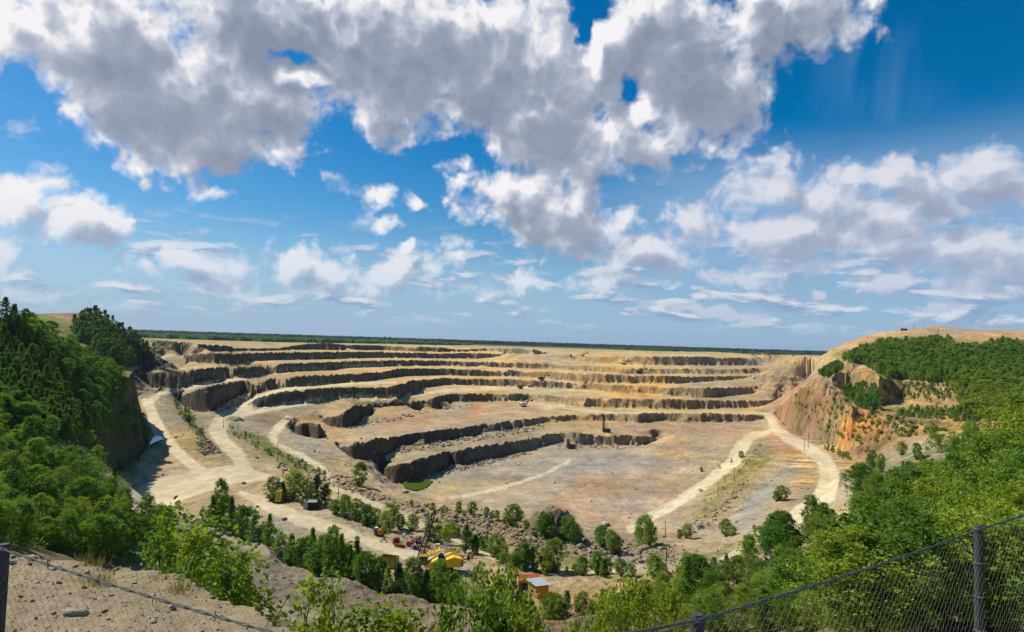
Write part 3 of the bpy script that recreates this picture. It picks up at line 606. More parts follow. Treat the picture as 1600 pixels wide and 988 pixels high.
rc = np.array(S(194, 181, 148)) * (1 + 0.22 * fbm(XX / 2.2, YY / 22, 181, 4, 0.65)[..., None] + 0.26 * fbm(XX / 25, YY / 40, 185, 4)[..., None])
rmk = sstep(roadm + 0.25 * fbm(XX / 4, YY / 4, 187, 3), 0.25, 0.8)[..., None]
C = C * (1 - rmk * 0.78) + rc * rmk * 0.78
# sandy brown of the lookout
padc = np.array(S(150, 135, 108)) * (1 + 0.22 * fbm(XX / 0.9, YY / 0.9, 191, 4)[..., None] + 0.22 * fbm(XX / 0.07, YY / 0.07, 195, 2)[..., None])
olv = sstep(fbm(XX / 1.4 + 4, YY / 1.1, 201, 4), 0.05, 0.5)[..., None]
padc = padc * (1 - olv * 0.5) + np.array(S(136, 130, 76)) * olv * 0.5
nb = (YY < 14)[..., None]
C = np.where(pad[..., None], padc, C)
slopec = np.array(S(126, 110, 82)) * (1 + 0.3 * fbm(XX / 3, YY / 3, 211, 4)[..., None])
gs = sstep(fbm(XX / 4, YY / 4, 215, 4), -0.1, 0.4)[..., None]
slopec = slopec * (1 - gs * 0.6) + np.array(S(92, 104, 44)) * gs * 0.6
ns = (nearm & (YY < 118))[..., None] * 1.0
C = C * (1 - ns) + slopec * ns
cm_ = C.mean(-1, keepdims=True); C = cm_ + (C - cm_) * 1.08
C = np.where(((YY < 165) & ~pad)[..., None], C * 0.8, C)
fw = sstep(YY, 450, 800)[..., None]; C = C * (1 + fw * np.array([0.07, 0.0, -0.13]))
C = np.clip(C * (1.05 + 0.08 * rmk + 0.10 * sstep(YY, 700, 1000)[..., None]), 0.01, 0.8)
# plain beyond the rim: scrub and fields under the forest
pl = sstep(YY, 1500, 1900)[..., None]
C = C * (1 - pl * 0.5) + np.array(S(150, 146, 96)) * pl * 0.5
pl2 = sstep(YY, 2300, 2700)[..., None]
C = C * (1 - pl2) + np.array(S(60, 84, 50)) * pl2
# ------------------------------------------------------------------ materials and mesh output
def nmat(name):
    m = bpy.data.materials.new(name); m.use_nodes = True
    t = m.node_tree; b = t.nodes['Principled BSDF']; return m, NT(t), b
def soil_mat(name, rough=0.95, zs=1.0, c2=1.3, b1=1.0, s1=0.5, d1=0.6, b2=0.5, s2=3.0, d2=0.15):
    m, N, b = nmat(name)
    at = N.n('ShaderNodeVertexColor', layer_name='soil')
    tc = N.n('ShaderNodeTexCoord'); o = N.v('MULTIPLY', tc.outputs['Object'], (1.0, 1.0, zs))
    n1 = N.noise(o, s1, 8, 0.65); n2 = N.noise(o, s2, 6, 0.7)
    f = N.m('MULTIPLY_ADD', n1, 1.0, 0.5); f2 = N.m('MULTIPLY_ADD', n2, c2, 1 - c2 / 2)
    cc = N.v('SCALE', at.outputs[0]); cc.node.inputs['Scale'].default_value = 1.0; N.put(cc.node.inputs['Scale'], N.m('MULTIPLY', f, f2))
    N.put(b.inputs['Base Color'], cc)
    b.inputs['Roughness'].default_value = rough; b.inputs['Specular IOR Level'].default_value = 0.15
    bp = N.n('ShaderNodeBump'); bp.inputs['Strength'].default_value = b1; bp.inputs['Distance'].default_value = d1; N.put(bp.inputs['Height'], n1)
    bq = N.n('ShaderNodeBump'); bq.inputs['Strength'].default_value = b2; bq.inputs['Distance'].default_value = d2; N.put(bq.inputs['Height'], n2)
    N.put(bq.inputs['Normal'], bp.outputs[0]); N.put(b.inputs['Normal'], bq.outputs[0])
    return m
M_SOIL = soil_mat('soil', s1=0.22, d1=1.2, s2=1.1, d2=0.35)
M_ROAD = soil_mat('packed_gravel', c2=0.5, b1=0.6, s1=0.15, d1=0.4, b2=0.3, s2=1.2, d2=0.1)
M_ROCK = soil_mat('quarried_rock', zs=0.25, b1=1.0, s1=0.16, d1=3.0, b2=1.0, s2=0.7, d2=0.8)
M_DIRT = soil_mat('gravelly_dirt', b1=1.0, s1=6.0, d1=0.05, b2=1.0, s2=45.0, d2=0.012)
def mesh_np(name, V, Q, mat=None, col=None, smooth=True, parent=None, midx=None):
    me = bpy.data.meshes.new(name); n = Q.shape[1]
    me.vertices.add(len(V)); me.vertices.foreach_set('co', np.ascontiguousarray(V, np.float32).ravel())
    me.loops.add(Q.size); me.loops.foreach_set('vertex_index', np.ascontiguousarray(Q, np.int32).ravel())
    me.polygons.add(len(Q)); me.polygons.foreach_set('loop_start', np.arange(0, Q.size, n, dtype=np.int32))
    if smooth: me.polygons.foreach_set('use_smooth', np.ones(len(Q), bool))
    if midx is not None: me.polygons.foreach_set('material_index', np.ascontiguousarray(midx, np.int32))
    me.update(calc_edges=True)
    if col is not None:
        a = me.color_attributes.new('soil', 'FLOAT_COLOR', 'POINT')
        a.data.foreach_set('color', np.concatenate([col, np.ones((len(col), 1))], 1).astype(np.float32).ravel())
    for mm in (mat if isinstance(mat, (list, tuple)) else [mat]):
        if mm: me.materials.append(mm)
    o = bpy.data.objects.new(name, me); COL.objects.link(o)
    if parent: o.parent = parent
    return o
def tag(o, label=None, cat=None, group=None, kind=None):
    for k, v in (('label', label), ('category', cat), ('group', group), ('kind', kind)):
        if v: o[k] = v
    return o
VV = np.stack([XX, YY, ZG], -1).reshape(-1, 3); CC = C.reshape(-1, 3)
idx = np.arange(NJ * NA).reshape(NJ, NA)
QQ = np.stack([idx[:-1, :-1], idx[:-1, 1:], idx[1:, 1:], idx[1:, :-1]], -1).reshape(-1, 4)
def qm(A): return 0.25 * (A[:-1, :-1] + A[:-1, 1:] + A[1:, 1:] + A[1:, :-1]).reshape(-1)
qs, qr, qY, qp = qm(st), qm(roadm), qm(YY), qm(pad.astype(float))
cls = np.zeros(len(QQ), int)
cls[((qs > 0.85) | ((qs > 0.45) & (qm(AA) > 0.38) & (qY > 330))) & (qY > 170) & (qY < 1700)] = 2
cls[(qr > 0.5) & (qY > 130) & (qs < 1.2)] = 1
cls[qp > 0.5] = 3
LB = {0: ('ground', M_SOIL, 'sunlit tan ground and terraces of the open pit'), 1: ('haul_road', M_ROAD, 'pale packed gravel haul roads winding down into the pit'),
      2: ('rock_terrain', M_ROCK, 'stepped rock faces of the quarry benches'), 3: ('dirt_ground', M_DIRT, 'stony brown dirt of the lookout beside the fence')}
for k_, (nm, mt, lb) in LB.items():
    q = QQ[cls == k_]; used, inv = np.unique(q, return_inverse=True)
    o = mesh_np(nm, VV[used], inv.reshape(-1, 4), mt, CC[used]); tag(o, lb, 'ground', kind='structure')
# ground behind the camera
o = mesh_np('ground', np.array([(-30, -30, -2.5), (30, -30, -2.5), (30, 1.95, -2.46), (-30, 1.95, -2.46)], float), np.array([[0, 1, 2, 3]]), M_DIRT, np.tile(np.array([S(150, 134, 110)]), (4, 1)))
tag(o, 'stony brown dirt behind the lookout', 'ground', kind='structure')
# ------------------------------------------------------------------ vegetation
rng = np.random.RandomState(11); random.seed(5)
def leaf_mat(name, c1, c2, trans=0.35, gloss=0.015):
    m = bpy.data.materials.new(name); m.use_nodes = True; t = m.node_tree; t.nodes.clear(); N = NT(t)
    oi = N.n('ShaderNodeObjectInfo'); at = N.n('ShaderNodeVertexColor', layer_name='soil')
    sp = N.n('ShaderNodeSeparateColor'); N.put(sp.inputs[0], at.outputs[0])
    f = N.m('ADD', N.m('MULTIPLY', oi.outputs['Random'], 0.75), N.m('MULTIPLY_ADD', sp.outputs[0], 0.6, -0.18), clamp=True)
    c = N.mix(f, c1, c2)
    d = N.n('ShaderNodeBsdfDiffuse'); N.put(d.inputs[0], c)
    tr = N.n('ShaderNodeBsdfTranslucent'); N.put(tr.inputs[0], N.mix(1.0, c, (1.25, 1.2, 0.45), 'MULTIPLY'))
    mx = N.n('ShaderNodeMixShader'); mx.inputs[0].default_value = trans; N.put(mx.inputs[1], d.outputs[0]); N.put(mx.inputs[2], tr.outputs[0])
    gl = N.n('ShaderNodeBsdfGlossy'); gl.inputs['Roughness'].default_value = 0.55; gl.inputs[0].default_value = (0.9, 0.95, 0.9, 1)
    m2 = N.n('ShaderNodeMixShader'); m2.inputs[0].default_value = gloss; N.put(m2.inputs[1], mx.outputs[0]); N.put(m2.inputs[2], gl.outputs[0])
    o = N.n('ShaderNodeOutputMaterial'); N.put(o.inputs[0], m2.outputs[0]); return m
def pmat(name, col, rough=0.8, metal=0.0, var=0.25, scale=6.0, bump=0.0, spec=0.3):
    m, N, b = nmat(name)
    tc = N.n('ShaderNodeTexCoord'); n = N.noise(tc.outputs['Object'], scale, 5, 0.65)
    cc = N.v('SCALE', tuple(col)); N.put(cc.node.inputs['Scale'], N.m('MULTIPLY_ADD', n, 2 * var, 1 - var))
    N.put(b.inputs['Base Color'], cc); b.inputs['Roughness'].default_value = rough; b.inputs['Metallic'].default_value = metal
    b.inputs['Specular IOR Level'].default_value = spec
    if bump:
        bp = N.n('ShaderNodeBump'); bp.inputs['Strength'].default_value = 0.6; bp.inputs['Distance'].default_value = bump
        N.put(bp.inputs['Height'], n); N.put(b.inputs['Normal'], bp.outputs[0])
    return m
L_YEL = leaf_mat('leaf_young', (0.085, 0.180, 0.018), (0.340, 0.420, 0.040), 0.48)
L_MID = leaf_mat('leaf_green', (0.062, 0.170, 0.024), (0.250, 0.390, 0.042), 0.48)
L_DRK = leaf_mat('leaf_dark', (0.024, 0.085, 0.020), (0.135, 0.235, 0.032), 0.42)
L_WOOD = leaf_mat('wood_far', (0.010, 0.030, 0.020), (0.026, 0.060, 0.030), 0.0, 0.0)
L_WOOD2 = leaf_mat('wood_young', (0.022, 0.055, 0.024), (0.050, 0.105, 0.036), 0.0, 0.0)
BARK = pmat('bark', (0.10, 0.085, 0.065), 0.9, var=0.5, scale=12)
class MB:
    """collects boxes, prisms and tubes into ONE mesh"""
    def __init__(s): s.v, s.f = [], []
    def add(s, V, Fc):
        b = len(s.v); s.v += [tuple(p) for p in V]; s.f += [tuple(i + b for i in f) for f in Fc]
    def box(s, c, d, rot=None, taper=1.0):
        hx, hy, hz = d[0] / 2, d[1] / 2, d[2] / 2
        V = [Vector((sx * hx * (taper if sz > 0 else 1), sy * hy * (taper if sz > 0 else 1), sz * hz)) for sz in (-1, 1) for sy in (-1, 1) for sx in (-1, 1)]
        M = Euler(rot).to_matrix() if rot else Matrix.Identity(3)
        s.add([M @ p + Vector(c) for p in V], [(0, 2, 3, 1), (4, 5, 7, 6), (0, 1, 5, 4), (2, 6, 7, 3), (0, 4, 6, 2), (1, 3, 7, 5)])
    def prism(s, prof, y0, y1, axis='y'):
        """profile of (a, b) points in the x-z plane pushed along y (or in y-z along x)"""
        n = len(prof); mk = (lambda a, b, t: (a, t, b)) if axis == 'y' else (lambda a, b, t: (t, a, b)) if axis == 'x' else (lambda a, b, t: (a, b, t))
        V = [mk(a, b, y0) for a, b in prof] + [mk(a, b, y1) for a, b in prof]
        s.add(V, [tuple(range(n)), tuple(range(2 * n - 1, n - 1, -1))] + [(i, i + n, (i + 1) % n + n, (i + 1) % n) for i in range(n)])
    def tube(s, pts, r, n=6, cap=True):
        pts = [Vector(p) for p in pts]; rr = r if isinstance(r, (list, tuple)) else [r] * len(pts); V = []; ref = None
        for i, p in enumerate(pts):
            d = (pts[min(i + 1, len(pts) - 1)] - pts[max(i - 1, 0)]).normalized()
            a = d.cross(Vector((0, 0, 1)) if abs(d.z) < 0.95 else Vector((1, 0, 0))).normalized(); b = d.cross(a)
            V += [p + (a * math.cos(k * 2 * math.pi / n) + b * math.sin(k * 2 * math.pi / n)) * rr[i] for k in range(n)]
        Fc = [(i * n + k, i * n + (k + 1) % n, (i + 1) * n + (k + 1) % n, (i + 1) * n + k) for i in range(len(pts) - 1) for k in range(n)]
        if cap: Fc += [tuple(range(n - 1, -1, -1)), tuple((len(pts) - 1) * n + k for k in range(n))]
        s.add(V, Fc)
    def cyl(s, c, r, h, axis='z', n=16):
        c = Vector(c); d = {'x': Vector((1, 0, 0)), 'y': Vector((0, 1, 0)), 'z': Vector((0, 0, 1))}[axis] * h / 2
        s.tube([c - d, c + d], r, n)
    def build(s, name, mat, parent=None, bevel=0.0, smooth=False):
        me = bpy.data.meshes.new(name); me.from_pydata(s.v, [], s.f); me.update()
        import bmesh
        bm = bmesh.new(); bm.from_mesh(me); bmesh.ops.recalc_face_normals(bm, faces=bm.faces)
        if bevel:
            bmesh.ops.bevel(bm, geom=[e for e in bm.edges if e.is_manifold and e.calc_face_angle(0) > 0.5], offset=bevel, segments=1, affect='EDGES')
        bm.to_mesh(me); bm.free()
        if smooth: me.polygons.foreach_set('use_smooth', [True] * len(me.polygons))
        me.materials.append(mat)
        o = bpy.data.objects.new(name, me); COL.objects.link(o)
        if parent: o.parent = parent
        return o
def empty(name, loc, rz=0.0):
    o = bpy.data.objects.new(name, None); o.empty_display_size = 0.3; COL.objects.link(o); o.location = loc; o.rotation_euler = (0, 0, rz); return o
def leaves(C0, n_each, spread, size, tone, seed, droop=0.0, aspect=0.62):
    r = np.random.RandomState(seed); K = len(C0)
    n_each = np.broadcast_to(n_each, (K,)); ci = np.repeat(np.arange(K), n_each); n = len(ci)
    d = r.normal(size=(n, 3)); d /= np.linalg.norm(d, axis=1, keepdims=True); rad = r.rand(n, 1) ** 0.45
    sp = np.broadcast_to(spread, (K,))[ci][:, None]
    c = C0[ci] + d * rad * sp * np.array([1, 1, 0.75]); c[:, 2] -= droop * r.rand(n)
    nz = r.normal(size=(n, 3)) + np.array([0, 0, 0.9]); nz /= np.linalg.norm(nz, axis=1, keepdims=True)
    t = np.cross(nz, r.normal(size=(n, 3))); t /= np.linalg.norm(t, axis=1, keepdims=True); b = np.cross(nz, t)
    s = size * (0.6 + 0.8 * r.rand(n, 1))
    V = np.stack([c - t * s * 0.5, c + b * s * aspect * 0.5 - nz * s * 0.06, c + t * s * 0.5, c - b * s * aspect * 0.5 - nz * s * 0.06], 1).reshape(-1, 3)
    Q = np.arange(4 * n).reshape(n, 4)
    tn = np.clip(tone[ci] * 0.6 + r.rand(n) * 0.4, 0, 1)
    return V, Q, np.repeat(tn, 4)[:, None] * np.ones((1, 3))
def envelope(kind, t):
    if kind == 'cone': return np.clip((1 - t) ** 0.8 * (0.35 + t * 3.0), 0, 1) ** 0.9 * np.clip(1.15 - t, 0, 1)
    if kind == 'oval': return np.sqrt(np.clip(1 - ((t - 0.52) / 0.5) ** 2, 0, 1))
    if kind == 'dome': return np.sqrt(np.clip(1 - ((t - 0.35) / 0.66) ** 2, 0, 1))
    return np.sqrt(np.clip(1 - ((t - 0.45) / 0.56) ** 2, 0, 1)) * (0.55 + 0.45 * (1 - t))
def make_tree(kind, H, W, K, per, size, spread, base, mat, seed, stems=1, limbs=10, droop=0.0, both=False):
    """crown of leaf clumps round limb tips; trunk and limbs in a second mesh. Returns (crown mesh, trunk mesh)"""
    r = np.random.RandomState(seed)
    t = r.rand(K) ** 0.85; ang = r.rand(K) * 6.283; rr = (0.35 + 0.65 * r.rand(K) ** 0.5)
    lob = 1 + 0.28 * np.sin(ang * 2 + seed) + 0.22 * np.sin(ang * 3 + t * 7 + seed * 2)
    z = H * (base + (1 - base) * t); R_ = W / 2 * envelope(kind, t) * lob
    C0 = np.stack([np.cos(ang) * R_ * rr, np.sin(ang) * R_ * rr, z], 1)
    sp = spread * (0.55 + 0.9 * r.rand(K)); tone = r.rand(K)
    V, Q, col = leaves(C0, (per * (0.5 + r.rand(K))).astype(int) + 1, sp, size, tone, seed + 1, droop)
    crown = mesh_np('crown', V, Q, mat, col, smooth=False); cm = crown.data; bpy.data.objects.remove(crown)
    mb = MB()
    for s_ in range(stems):
        lean = Vector((r.normal(), r.normal(), 0)) * (0.05 * H if stems == 1 else 0.06 * H)
        h0 = H * (0.96 if stems == 1 else 0.6 + 0.3 * r.rand()); tr = H * (0.016 if stems == 1 else 0.009)
        axis = [Vector((0, 0, -0.3)) , Vector((0, 0, 0))] + [lean * k * k + Vector((r.normal() * 0.012 * H, r.normal() * 0.012 * H, h0 * k)) for k in (0.25, 0.5, 0.75, 1.0)]
        mb.tube(axis, [tr * 1.15, tr, tr * 0.8, tr * 0.6, tr * 0.4, tr * 0.12], 6)
        for i in r.permutation(K)[: limbs // stems]:
            p = Vector(C0[i]); k = min(0.92, max(0.12, p.z / h0 * 0.8)); q = lean * k * k + Vector((0, 0, h0 * k))
            if p.z < q.z * 0.6: continue
            mid = q.lerp(p, 0.5) + Vector((0, 0, -0.03 * H)); mb.tube([q, mid, p], [tr * 0.4, tr * 0.25, tr * 0.08], 4, cap=False)
    tk = mb.build('trunk', BARK); tm = tk.data; bpy.data.objects.remove(tk)
    return cm, tm
LIB = {}
def lib(key, n, *a, **k):
    LIB[key] = [make_tree(*a, seed=hash_(key) + i * 7, **k) for i in range(n)]
def hash_(s): return sum(ord(c) * (i + 3) for i, c in enumerate(s)) % 9973
#            kind  H    W    K    per  leaf  spread base
lib('near', 4, 'oval', 5.0, 3.8, 120, 60, 0.135, 0.40, 0.10, L_YEL, stems=3, limbs=30)
lib('nearm', 3, 'oval', 6.0, 4.4, 130, 60, 0.15, 0.46, 0.10, L_MID, stems=2, limbs=30)
lib('neard', 2, 'oval', 5.5, 3.6, 120, 56, 0.13, 0.42, 0.10, L_DRK, stems=2, limbs=30)
lib('sapling', 4, 'cone', 4.0, 2.3, 64, 22, 0.105, 0.30, 0.12, L_YEL, stems=2, limbs=30)
lib('birch', 5, 'oval', 9.0, 4.8, 180, 36, 0.30, 0.66, 0.03, L_MID, limbs=16)
lib('birchy', 4, 'oval', 8.0, 4.6, 170, 36, 0.28, 0.64, 0.03, L_YEL, limbs=14)
lib('slim', 5, 'cone', 9.0, 4.2, 130, 34, 0.28, 0.55, 0.04, L_MID, limbs=14)
lib('dense', 3, 'dome', 8.0, 7.4, 210, 40, 0.33, 0.80, 0.02, L_MID, limbs=10)
lib('darkt', 4, 'cone', 10.0, 5.0, 150, 36, 0.32, 0.66, 0.05, L_DRK, limbs=10)
lib('shrub', 4, 'dome', 2.6, 3.2, 46, 22, 0.22, 0.5, 0.0, L_YEL, stems=3, limbs=6)
lib('shrubd', 3, 'dome', 2.8, 3.2, 46, 22, 0.24, 0.5, 0.0, L_MID, stems=3, limbs=6)
def merged(key, src):
    out = []
    for cm, tm in LIB[src]:
        Vc = np.empty(len(cm.vertices) * 3); cm.vertices.foreach_get('co', Vc); Vc = Vc.reshape(-1, 3); out.append(Vc)
    return out
def far_tree(kind, H, W, K, per, size, spread, mat, seed):
    r = np.random.RandomState(seed); t = r.rand(K) ** 0.9; ang = r.rand(K) * 6.283; rr = 0.4 + 0.6 * r.rand(K)
    R_ = W / 2 * envelope(kind, t) * (1 + 0.25 * np.sin(ang * 3 + seed))
    C0 = np.stack([np.cos(ang) * R_ * rr, np.sin(ang) * R_ * rr, H * (0.06 + 0.92 * t)], 1)
    V, Q, col = leaves(C0, per, spread, size, r.rand(K), seed + 1)
    q = []
    for k in range(5):
        a = k * 1.2566; q.append((math.cos(a) * 0.14, math.sin(a) * 0.14, -0.5))
    for k in range(5):
        a = k * 1.2566; q.append((math.cos(a) * 0.03, math.sin(a) * 0.03, H * 0.9))
    n0 = len(V); V = np.concatenate([V, q]); col = np.concatenate([col, np.zeros((10, 3))])
    Q = np.concatenate([Q, [[n0 + k, n0 + (k + 1) % 5, n0 + 5 + (k + 1) % 5, n0 + 5 + k] for k in range(5)]])
    mi = np.zeros(len(Q), int); mi[-5:] = 1
    o = mesh_np('tree', V, Q, [mat, BARK], col, smooth=False, midx=mi); me = o.data; bpy.data.objects.remove(o); return me
FAR = {'y': [far_tree('oval', 8, 5.2, 46, 14, 0.75, 0.9, L_YEL, 300 + i) for i in range(4)],
       'm': [far_tree('slim', 9, 5.0, 46, 14, 0.75, 0.9, L_MID, 310 + i) for i in range(4)],
       'd': [far_tree('cone', 9.5, 5.2, 46, 14, 0.75, 0.9, L_DRK, 320 + i) for i in range(4)]}
FH = {'y': 8.0, 'm': 9.0, 'd': 9.5}; LH = {'near': 5.0, 'nearm': 6.0, 'neard': 5.5, 'sapling': 4.0, 'birch': 9.0, 'birchy': 8.0, 'slim': 9.0, 'dense': 8.0, 'darkt': 10.0, 'shrub': 2.6, 'shrubd': 2.8}
def plant(key, xyz, h, label, group=None, name='tree', cat='tree', wide=1.0):
    i = random.randrange(len(LIB[key])); cm, tm = LIB[key][i]
    r = empty(name, (xyz[0], xyz[1], xyz[2] - 0.1), random.random() * 6.28); s = h / LH[key]; w = s * wide * random.uniform(0.88, 1.12); r.scale = (w, w, s)
    for nm, me in (('crown', cm), ('trunk', tm)):
        o = bpy.data.objects.new(nm, me); COL.objects.link(o); o.parent = r
    tag(r, label, cat, group); return r
def plant_far(key, xyz, h, label, group, name='tree', cat='tree'):
    me = random.choice(FAR[key]); o = bpy.data.objects.new(name, me); COL.objects.link(o)
    o.location = (xyz[0], xyz[1], xyz[2] - 0.3); o.rotation_euler = (0, 0, random.random() * 6.28); s = h / FH[key]; w = s * random.uniform(0.85, 1.25); o.scale = (w, w, s)
    tag(o, label, cat, group); return o
def inpoly(u, v, pts):
    c = False; n = len(pts)
    for k in range(n):
        x1, y1 = pts[k]; x2, y2 = pts[(k + 1) % n]
        if (y1 > v) != (y2 > v) and u < (x2 - x1) * (v - y1) / (y2 - y1) + x1: c = not c
    return c
def scatter(pts, n, ymin=100, ymax=1e9, mind=0.0, tries=20000):
    """ground points spread evenly over a traced area"""
    us = [p[0] for p in pts]; vs = [p[1] for p in pts]; out = []; r = np.random.RandomState(int(us[0] * 7 + vs[0]) % 9999)
    for _ in range(tries):
        if len(out) >= n: break
        u, v = r.uniform(min(us), max(us)), r.uniform(min(vs), max(vs))
        if not inpoly(u, v, pts): continue
        h = hit(u, v, ymin, ymax)
        if h is None: continue
        md = mind * h[1] / 1000
        if md and any((h[0] - q[0]) ** 2 + (h[1] - q[1]) ** 2 * 0.15 < md * md for q in out): continue
        out.append(h)
    return out
def mass(name, spots, kinds, hh, label, src=None, seed=1):
    r = np.random.RandomState(seed); Vs, Qs, Cs, n = [], [], [], 0
    for p in spots:
        k = kinds[r.randint(len(kinds))]
        if src == 'lib': me = LIB[k][r.randint(len(LIB[k]))][0]; H0 = LH[k]
        else: me = FAR[k][r.randint(4)]; H0 = FH[k]
        if me.name not in ARR:
            v = np.empty(len(me.vertices) * 3, np.float32); me.vertices.foreach_get('co', v)
            q = np.empty(len(me.loops), np.int32); me.loops.foreach_get('vertex_index', q)
            c = np.empty(len(me.vertices) * 4, np.float32); me.color_attributes['soil'].data.foreach_get('color', c)
            ARR[me.name] = (v.reshape(-1, 3), q.reshape(-1, 4), c.reshape(-1, 4)[:, :3])
        v, q, c = ARR[me.name]; h = r.uniform(*hh) / H0; w = h * r.uniform(0.9, 1.3); a = r.rand() * 6.28
        x = v[:, 0] * w * math.cos(a) - v[:, 1] * w * math.sin(a) + p[0]; y = v[:, 0] * w * math.sin(a) + v[:, 1] * w * math.cos(a) + p[1]
        Vs.append(np.stack([x, y, v[:, 2] * h + p[2] - 0.3], -1)); Qs.append(q + n); Cs.append(np.clip(c * 0.5 + r.rand() * 0.6, 0, 1)); n += len(v)
    m = {'y': L_YEL, 'm': L_MID, 'd': L_DRK, 'birch': L_MID}.get(kinds[0]) or L_DRK
    tag(mesh_np(name, np.concatenate(Vs), np.concatenate(Qs), m, np.concatenate(Cs), smooth=False), label, 'wood', kind='stuff')
ARR = {}
# --- near east slope: leafy bushes and young trees between the fence and the haul road
U = random.uniform
pts = scatter([(1010,988),(960,960),(1060,900),(1130,872),(1200,838),(1330,815),(1350,760),(1420,730),(1500,690),(1560,640),(1640,600),(1640,1000),(1560,975),(1440,945),(1340,990)], 125, 6.3, 175, 32)
for p in pts:
    Y = p[1]; e = 1 + 0.35 * max(0.0, min(1.0, (p[0] / Y - 0.6) / 0.18)) * (Y > 12); h = min(U(3.2, 7.5) * e, (0.10 * Y + 1.2) * e) * U(0.7, 1.2)
    if Y < 45: plant(random.choice(['near', 'near', 'nearm', 'neard']), p, h * (0.85 if p[0] / Y > 0.45 else 1), 'leafy green bush on the slope below the wire fence', 'bushes on the slope below the fence', 'bush', 'bush')
    else: plant(random.choice(['birchy', 'slim', 'birch', 'near', 'dense', 'darkt']), p, h * (0.8 if p[0] / Y > 0.45 else 1) * U(0.75, 1.35), 'young broadleaf tree on the slope between fence and haul road', 'young trees on the slope above the haul road')
for p in scatter([(1345,770),(1330,740),(1400,715),(1450,700),(1520,660),(1560,640),(1500,760),(1400,800)], 16, 175, 420, 14):
    plant(random.choice(['birchy', 'birch', 'shrub']), p, U(4, 7.5), 'young tree at the foot of the orange rock wall', 'young trees at the foot of the orange rock wall')
for p in scatter([(1170,858),(1320,800),(1345,745),(1400,715),(1500,650),(1640,590),(1640,780),(1350,880)], 95, 55, 300, 15):
    plant(random.choice(['birchy', 'birch', 'near', 'dense', 'slim', 'birchy']), p, U(4.5, 9.0), 'broadleaf tree in the loose wood beside the outer haul road', 'trees of the loose wood beside the outer haul road')
for p in scatter([(930,995),(985,915),(1060,888),(1150,868),(1240,870),(1345,995)], 46, 16, 140, 24):
    plant(random.choice(['near', 'nearm', 'birchy', 'near']), p, min(5.5, 0.06 * p[1] + 1.6) * U(0.7, 1.15), 'bright bush on the lower slope between the fence and the bare bank', 'bushes on the lower slope by the bare bank', 'bush', 'bush')
for p in scatter([(985,1000),(1000,940),(1120,915),(1340,905),(1560,930),(1640,940),(1640,1010),(1560,985),(1440,948),(1350,1000)], 70, 5.0, 18, 22):
    plant('near', p, min(2.6, 0.13 * p[1] + 0.35) * U(0.7, 1.1), 'low bright bush right behind the wire fence', 'low bushes right behind the fence', 'bush', 'bush', wide=1.35)
# --- near west slope
pts = scatter([(-30,640),(60,690),(120,730),(190,790),(260,850),(300,895),(230,880),(80,858),(-30,850)], 95, 7.2, 160, 24)
for p in pts:
    Y = p[1]; h = min(U(3.2, 6.5), 0.075 * Y + 1.2) * U(0.8, 1.15)
    if Y < 40: plant(random.choice(['near', 'near', 'nearm']), p, h, 'dense green bush beyond the dirt edge beside the fence', 'bushes beyond the dirt edge', 'bush', 'bush')
    else: plant(random.choice(['birchy', 'birch', 'near', 'dense']), p, h * U(1.1, 1.5), 'green broadleaf tree on the slope under the dark cliff', 'broadleaf trees on the slope under the dark cliff')
# --- saplings that stand up beside the dirt edge and in the gap
for u, vt, Y, key, w, lb in ((268,796,13,'sapling',0.8,'thin sapling with loose bright leaves, tallest beside the dirt edge'), (300,822,12,'sapling',1.0,'loose leafy sapling in front of the gravel bend'),
        (330,812,13,'sapling',1.0,'broad sapling with gaps showing pale ground'), (362,838,12.5,'sapling',1.1,'sapling at the end of the dirt edge'), (390,872,11.5,'sapling',1.1,'low sapling leaning over the bank'), (248,830,12,'sapling',1.0,'sapling half hidden in the bushes'),
        (350,870,11,'sapling',1.0,'short sapling below the taller ones'), (300,862,10.5,'sapling',1.0,'short sapling right behind the dirt rim'),
        (486,903,17,'sapling',1.0,'lone sapling on the bare bank'), (520,908,18,'sapling',1.0,'sapling next to the lone one on the bare bank'), (560,948,15,'sapling',1.2,'low sapling showing only its top'), (595,935,17,'sapling',1.2,'wide sapling above the bottom of the bank'), (625,952,15,'sapling',1.2,'small sapling beside the wide one'),
        (770,893,24,'near',1.0,'big bright leafy tree in front of the huts'), (735,925,20,'near',1.0,'rounded bush leaning on the big leafy tree'), (805,935,20,'near',0.9,'rounded bush east of the big leafy tree'),
        (965,930,26,'near',0.9,'bright bush at the end of the bare bank'), (1010,910,30,'near',0.9,'bright bush next to the bare bank'), (920,962,22,'near',0.7,'small bush on the bank below the huts')):
    x, y, zt = P(u, vt, Y=Y); zb = zat(x, y); plant(key, (x, y, zb), max(1.2, zt - zb), lb, None, 'bush' if key == 'near' else 'sapling', 'bush' if key == 'near' else 'sapling', w * min(1.0, 5.0 / max(1.2, zt - zb)))
